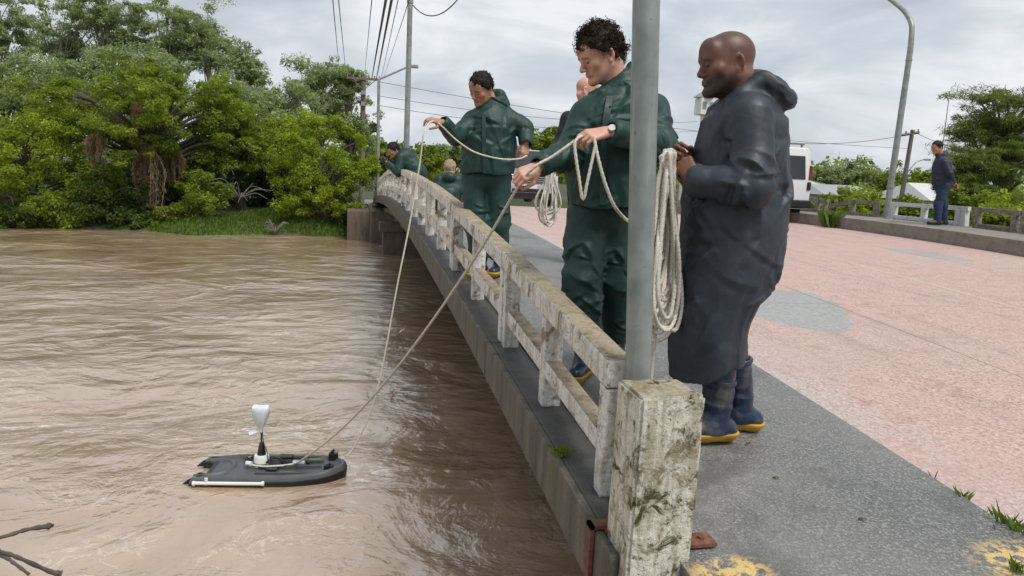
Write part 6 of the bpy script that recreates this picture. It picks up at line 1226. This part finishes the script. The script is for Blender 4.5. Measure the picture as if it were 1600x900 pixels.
# ------------------------------------------------------------------ vehicles
MAT.update(carpaint=plain('silver_paint_mat', (.42, .44, .46), .28, .25, var=.04, coat=.6), vanpaint=plain('white_van_mat', (.72, .73, .74), .3, var=.04, coat=.5), tyre=plain('tyre_mat', (.016, .016, .017), .85), chrome=plain('chrome_mat', (.6, .6, .62), .2, .9, var=.03), lampred=plain('tail_lamp_mat', (.20, .014, .010), .25), headl=plain('headlamp_mat', (.62, .66, .70), .08, .3), plate=plain('number_plate_mat', (.62, .64, .66), .5), glassr=plain('car_glass_mat', (.03, .04, .045), .05, var=.04))
def wheel(parent, c, r, w):
    o = MB().tube([(c[0] - w / 2, c[1], c[2]), (c[0] + w / 2, c[1], c[2])], r, 24).build('wheel', MAT['tyre'], parent, False, .02); MB().tube([(c[0] - w / 2 - .006, c[1], c[2]), (c[0] + w / 2 + .006, c[1], c[2])], r * .6, 14).build('rim', MAT['chrome'], o); return o
def shell(sections, name, mat, parent):
    """loft of closed rings (lists of points)"""
    n = len(sections[0]); V = [p for s_ in sections for p in s_]; Fs = [[i * n + j, i * n + (j + 1) % n, (i + 1) * n + (j + 1) % n, (i + 1) * n + j] for i in range(len(sections) - 1) for j in range(n)] + [list(range(n))[::-1], [(len(sections) - 1) * n + j for j in range(n)]]
    return MB().add(V, Fs).build(name, mat, parent, True, .035, 3)
def ring(y, z0, z1, w, wt, r=.1): return [(-w, y, z0), (-w, y, z0 + (z1 - z0) * .55), (-wt, y, z1), (wt, y, z1), (w, y, z0 + (z1 - z0) * .55), (w, y, z0)]
def make_suv():
    c = atY(826, 326, 21.3); c[2] = float(zroad(c[0], 21.3)); r = empty('parked_car', c); tag(r, 'silver pickup-like car facing the camera between the men in green', 'car')
    b = shell([ring(0.0, .38, .92, .84, .74), ring(.12, .32, 1.02, .90, .80), ring(1.05, .30, 1.10, .92, .83), ring(1.15, .30, 1.12, .92, .84), ring(3.9, .30, 1.12, .92, .84), ring(4.4, .40, 1.05, .86, .8)], 'body', MAT['carpaint'], r)
    shell([[(-.80, 1.1, 1.10), (-.70, 1.75, 1.70), (.70, 1.75, 1.70), (.80, 1.1, 1.10)], [(-.82, 3.4, 1.10), (-.70, 2.9, 1.70), (.70, 2.9, 1.70), (.82, 3.4, 1.10)]], 'cabin', MAT['carpaint'], b)
    V = [(-.74, 1.10, 1.14), (.74, 1.10, 1.14), (.63, 1.67, 1.65), (-.63, 1.67, 1.65)]; n_ = np.array([0, -.66, .75]) * .02; MB().add([np.array(v) + n_ for v in V], [[0, 1, 2, 3]]).build('windscreen', MAT['glassr'], r)
    for s_ in (-1, 1):
        MB().add([(s_ * .835, 1.35, 1.14), (s_ * .845, 3.1, 1.14), (s_ * .755, 2.85, 1.60), (s_ * .755, 1.80, 1.60)], [[0, 1, 2, 3]]).build('side_window', MAT['glassr'], r)
        MB().add([(s_ * .50, -.03, .74), (s_ * .86, .06, .76), (s_ * .88, .10, .92), (s_ * .50, -.01, .88), (s_ * .50, .12, .74), (s_ * .84, .2, .76), (s_ * .86, .2, .92), (s_ * .50, .12, .88)], [[0, 1, 2, 3], [4, 7, 6, 5], [0, 4, 5, 1], [3, 2, 6, 7], [1, 5, 6, 2], [0, 3, 7, 4]]).build('headlight', MAT['headl'], r)
        MB().box((s_ * .99 - .1, 1.3, 1.08), (s_ * .99 + .1, 1.42, 1.24)).build('mirror', MAT['carpaint'], r, False, .03); MB().lathe([(.055, 0), (.055, .02)], 12, (0, 0, 0)).build('fog_lamp', MAT['headl'], r).matrix_local = Matrix.Translation((s_ * .66, -.07, .47)) @ Matrix.Rotation(math.radians(90), 4, 'X')
        for y in (.85, 3.5): wheel(r, (s_ * .80, y, .34), .34, .22)
    MB().box((-.49, -.05, .70), (.49, .06, .90)).build('grille', MAT['blackp'], r, False, .02)
    for z in (.74, .80, .86): MB().box((-.46, -.062, z - .010), (.46, -.048, z + .010)).build('grille_bar', MAT['chrome'], r)
    MB().box((-.86, -.10, .40), (.86, .10, .66)).build('bumper', MAT['carpaint'], r, False, .05); MB().box((-.55, -.112, .42), (.55, -.09, .52)).build('air_intake', MAT['blackp'], r, False, .01)
    MB().box((-.20, -.118, .53), (.20, -.104, .65)).build('number_plate', MAT['plate'], r); MB().box((-.8, -.04, .22), (.8, .1, .38)).build('skid_plate', MAT['blackp'], r)
make_suv()
def make_van():
    c = atY(1212, 352, 16.3); c[2] = float(zroad(c[0], 16.3)); r = empty('parked_van', c); tag(r, 'white van with roof rack seen from behind, partly hidden by the coated man', 'van')
    def rg(y, k=1.0): return [(-.84 * k, y, .34), (-.86 * k, y, 1.0), (-.76 * k, y, 1.74), (-.66 * k, y, 1.82), (.66 * k, y, 1.82), (.76 * k, y, 1.74), (.86 * k, y, 1.0), (.84 * k, y, .34)]
    shell([rg(0), rg(.05), rg(3.0), [(x, y + .6, min(z, 1.3)) for x, y, z in rg(3.0)], [(x * .9, y + 1.0, min(z, .95)) for x, y, z in rg(3.0)]], 'body', MAT['vanpaint'], r)
    MB().add([(-.68, -.012, 1.06), (.68, -.012, 1.06), (.62, -.002, 1.62), (-.62, -.002, 1.62), (-.68, .03, 1.06), (.68, .03, 1.06), (.62, .03, 1.62), (-.62, .03, 1.62)], [[0, 1, 2, 3], [0, 4, 5, 1], [1, 5, 6, 2], [2, 6, 7, 3], [3, 7, 4, 0]]).build('rear_window', MAT['glassr'], r)
    for s_ in (-1, 1):
        MB().box((s_ * .80 - .035, -.02, 1.05), (s_ * .80 + .045, .06, 1.40)).build('tail_lamp', MAT['lampred'], r, False, .02); MB().box((s_ * .79 - .05, -.028, .80), (s_ * .79 + .05, .06, 1.0)).build('tail_lamp', MAT['blackp'], r, False, .02)
        MB().add([(s_ * .868, .4, 1.05), (s_ * .868, 1.6, 1.05), (s_ * .79, 1.6, 1.62), (s_ * .79, .4, 1.62)], [[0, 1, 2, 3]]).build('side_window', MAT['glassr'], r)
        for y in (.62, 3.0): wheel(r, (s_ * .74, y, .31), .31, .2)
    MB().box((-.84, -.10, .36), (.84, .06, .56)).build('bumper', MAT['blackp'], r, False, .04); MB().box((-.006, -.016, .58), (.006, .0, 1.05)).build('door_seam', MAT['blackp'], r); MB().box((.06, -.03, .84), (.20, -.0, .89)).build('door_handle', MAT['blackp'], r, False, .006); MB().box((-.5, -.02, .66), (-.1, -.004, .79)).build('number_plate', MAT['plate'], r)
    for y in (.35, 1.3, 2.3): MB().box((-.78, y - .03, 1.90), (.78, y + .03, 1.94)).box((-.74, y - .02, 1.79), (-.70, y + .02, 1.90)).box((.70, y - .02, 1.79), (.74, y + .02, 1.90)).build('roof_bar', MAT['wood'], r)
make_van()
# a far wood closing the view beyond the bridge
g_ = np.random.default_rng(77); n_ = 420; xw = g_.uniform(-120, 190, n_); yw = g_.uniform(105, 170, n_); Cw = np.stack([xw, yw, 1.2 + g_.uniform(0, 1, n_) * (3.2 + 1.6 * np.sin(xw * .09) + np.sin(xw * .31))], 1)
wd = leaf_obj('distant_wood', [leaf_arrays(Cw, np.full((n_, 3), 2.3) * np.array([1.1, 1, .8]), 60, .6, .36, .9, seed=78)], MAT['leaf_mid'], None); tag(wd, 'low green line of far woods along the horizon', 'wood', kind='stuff')
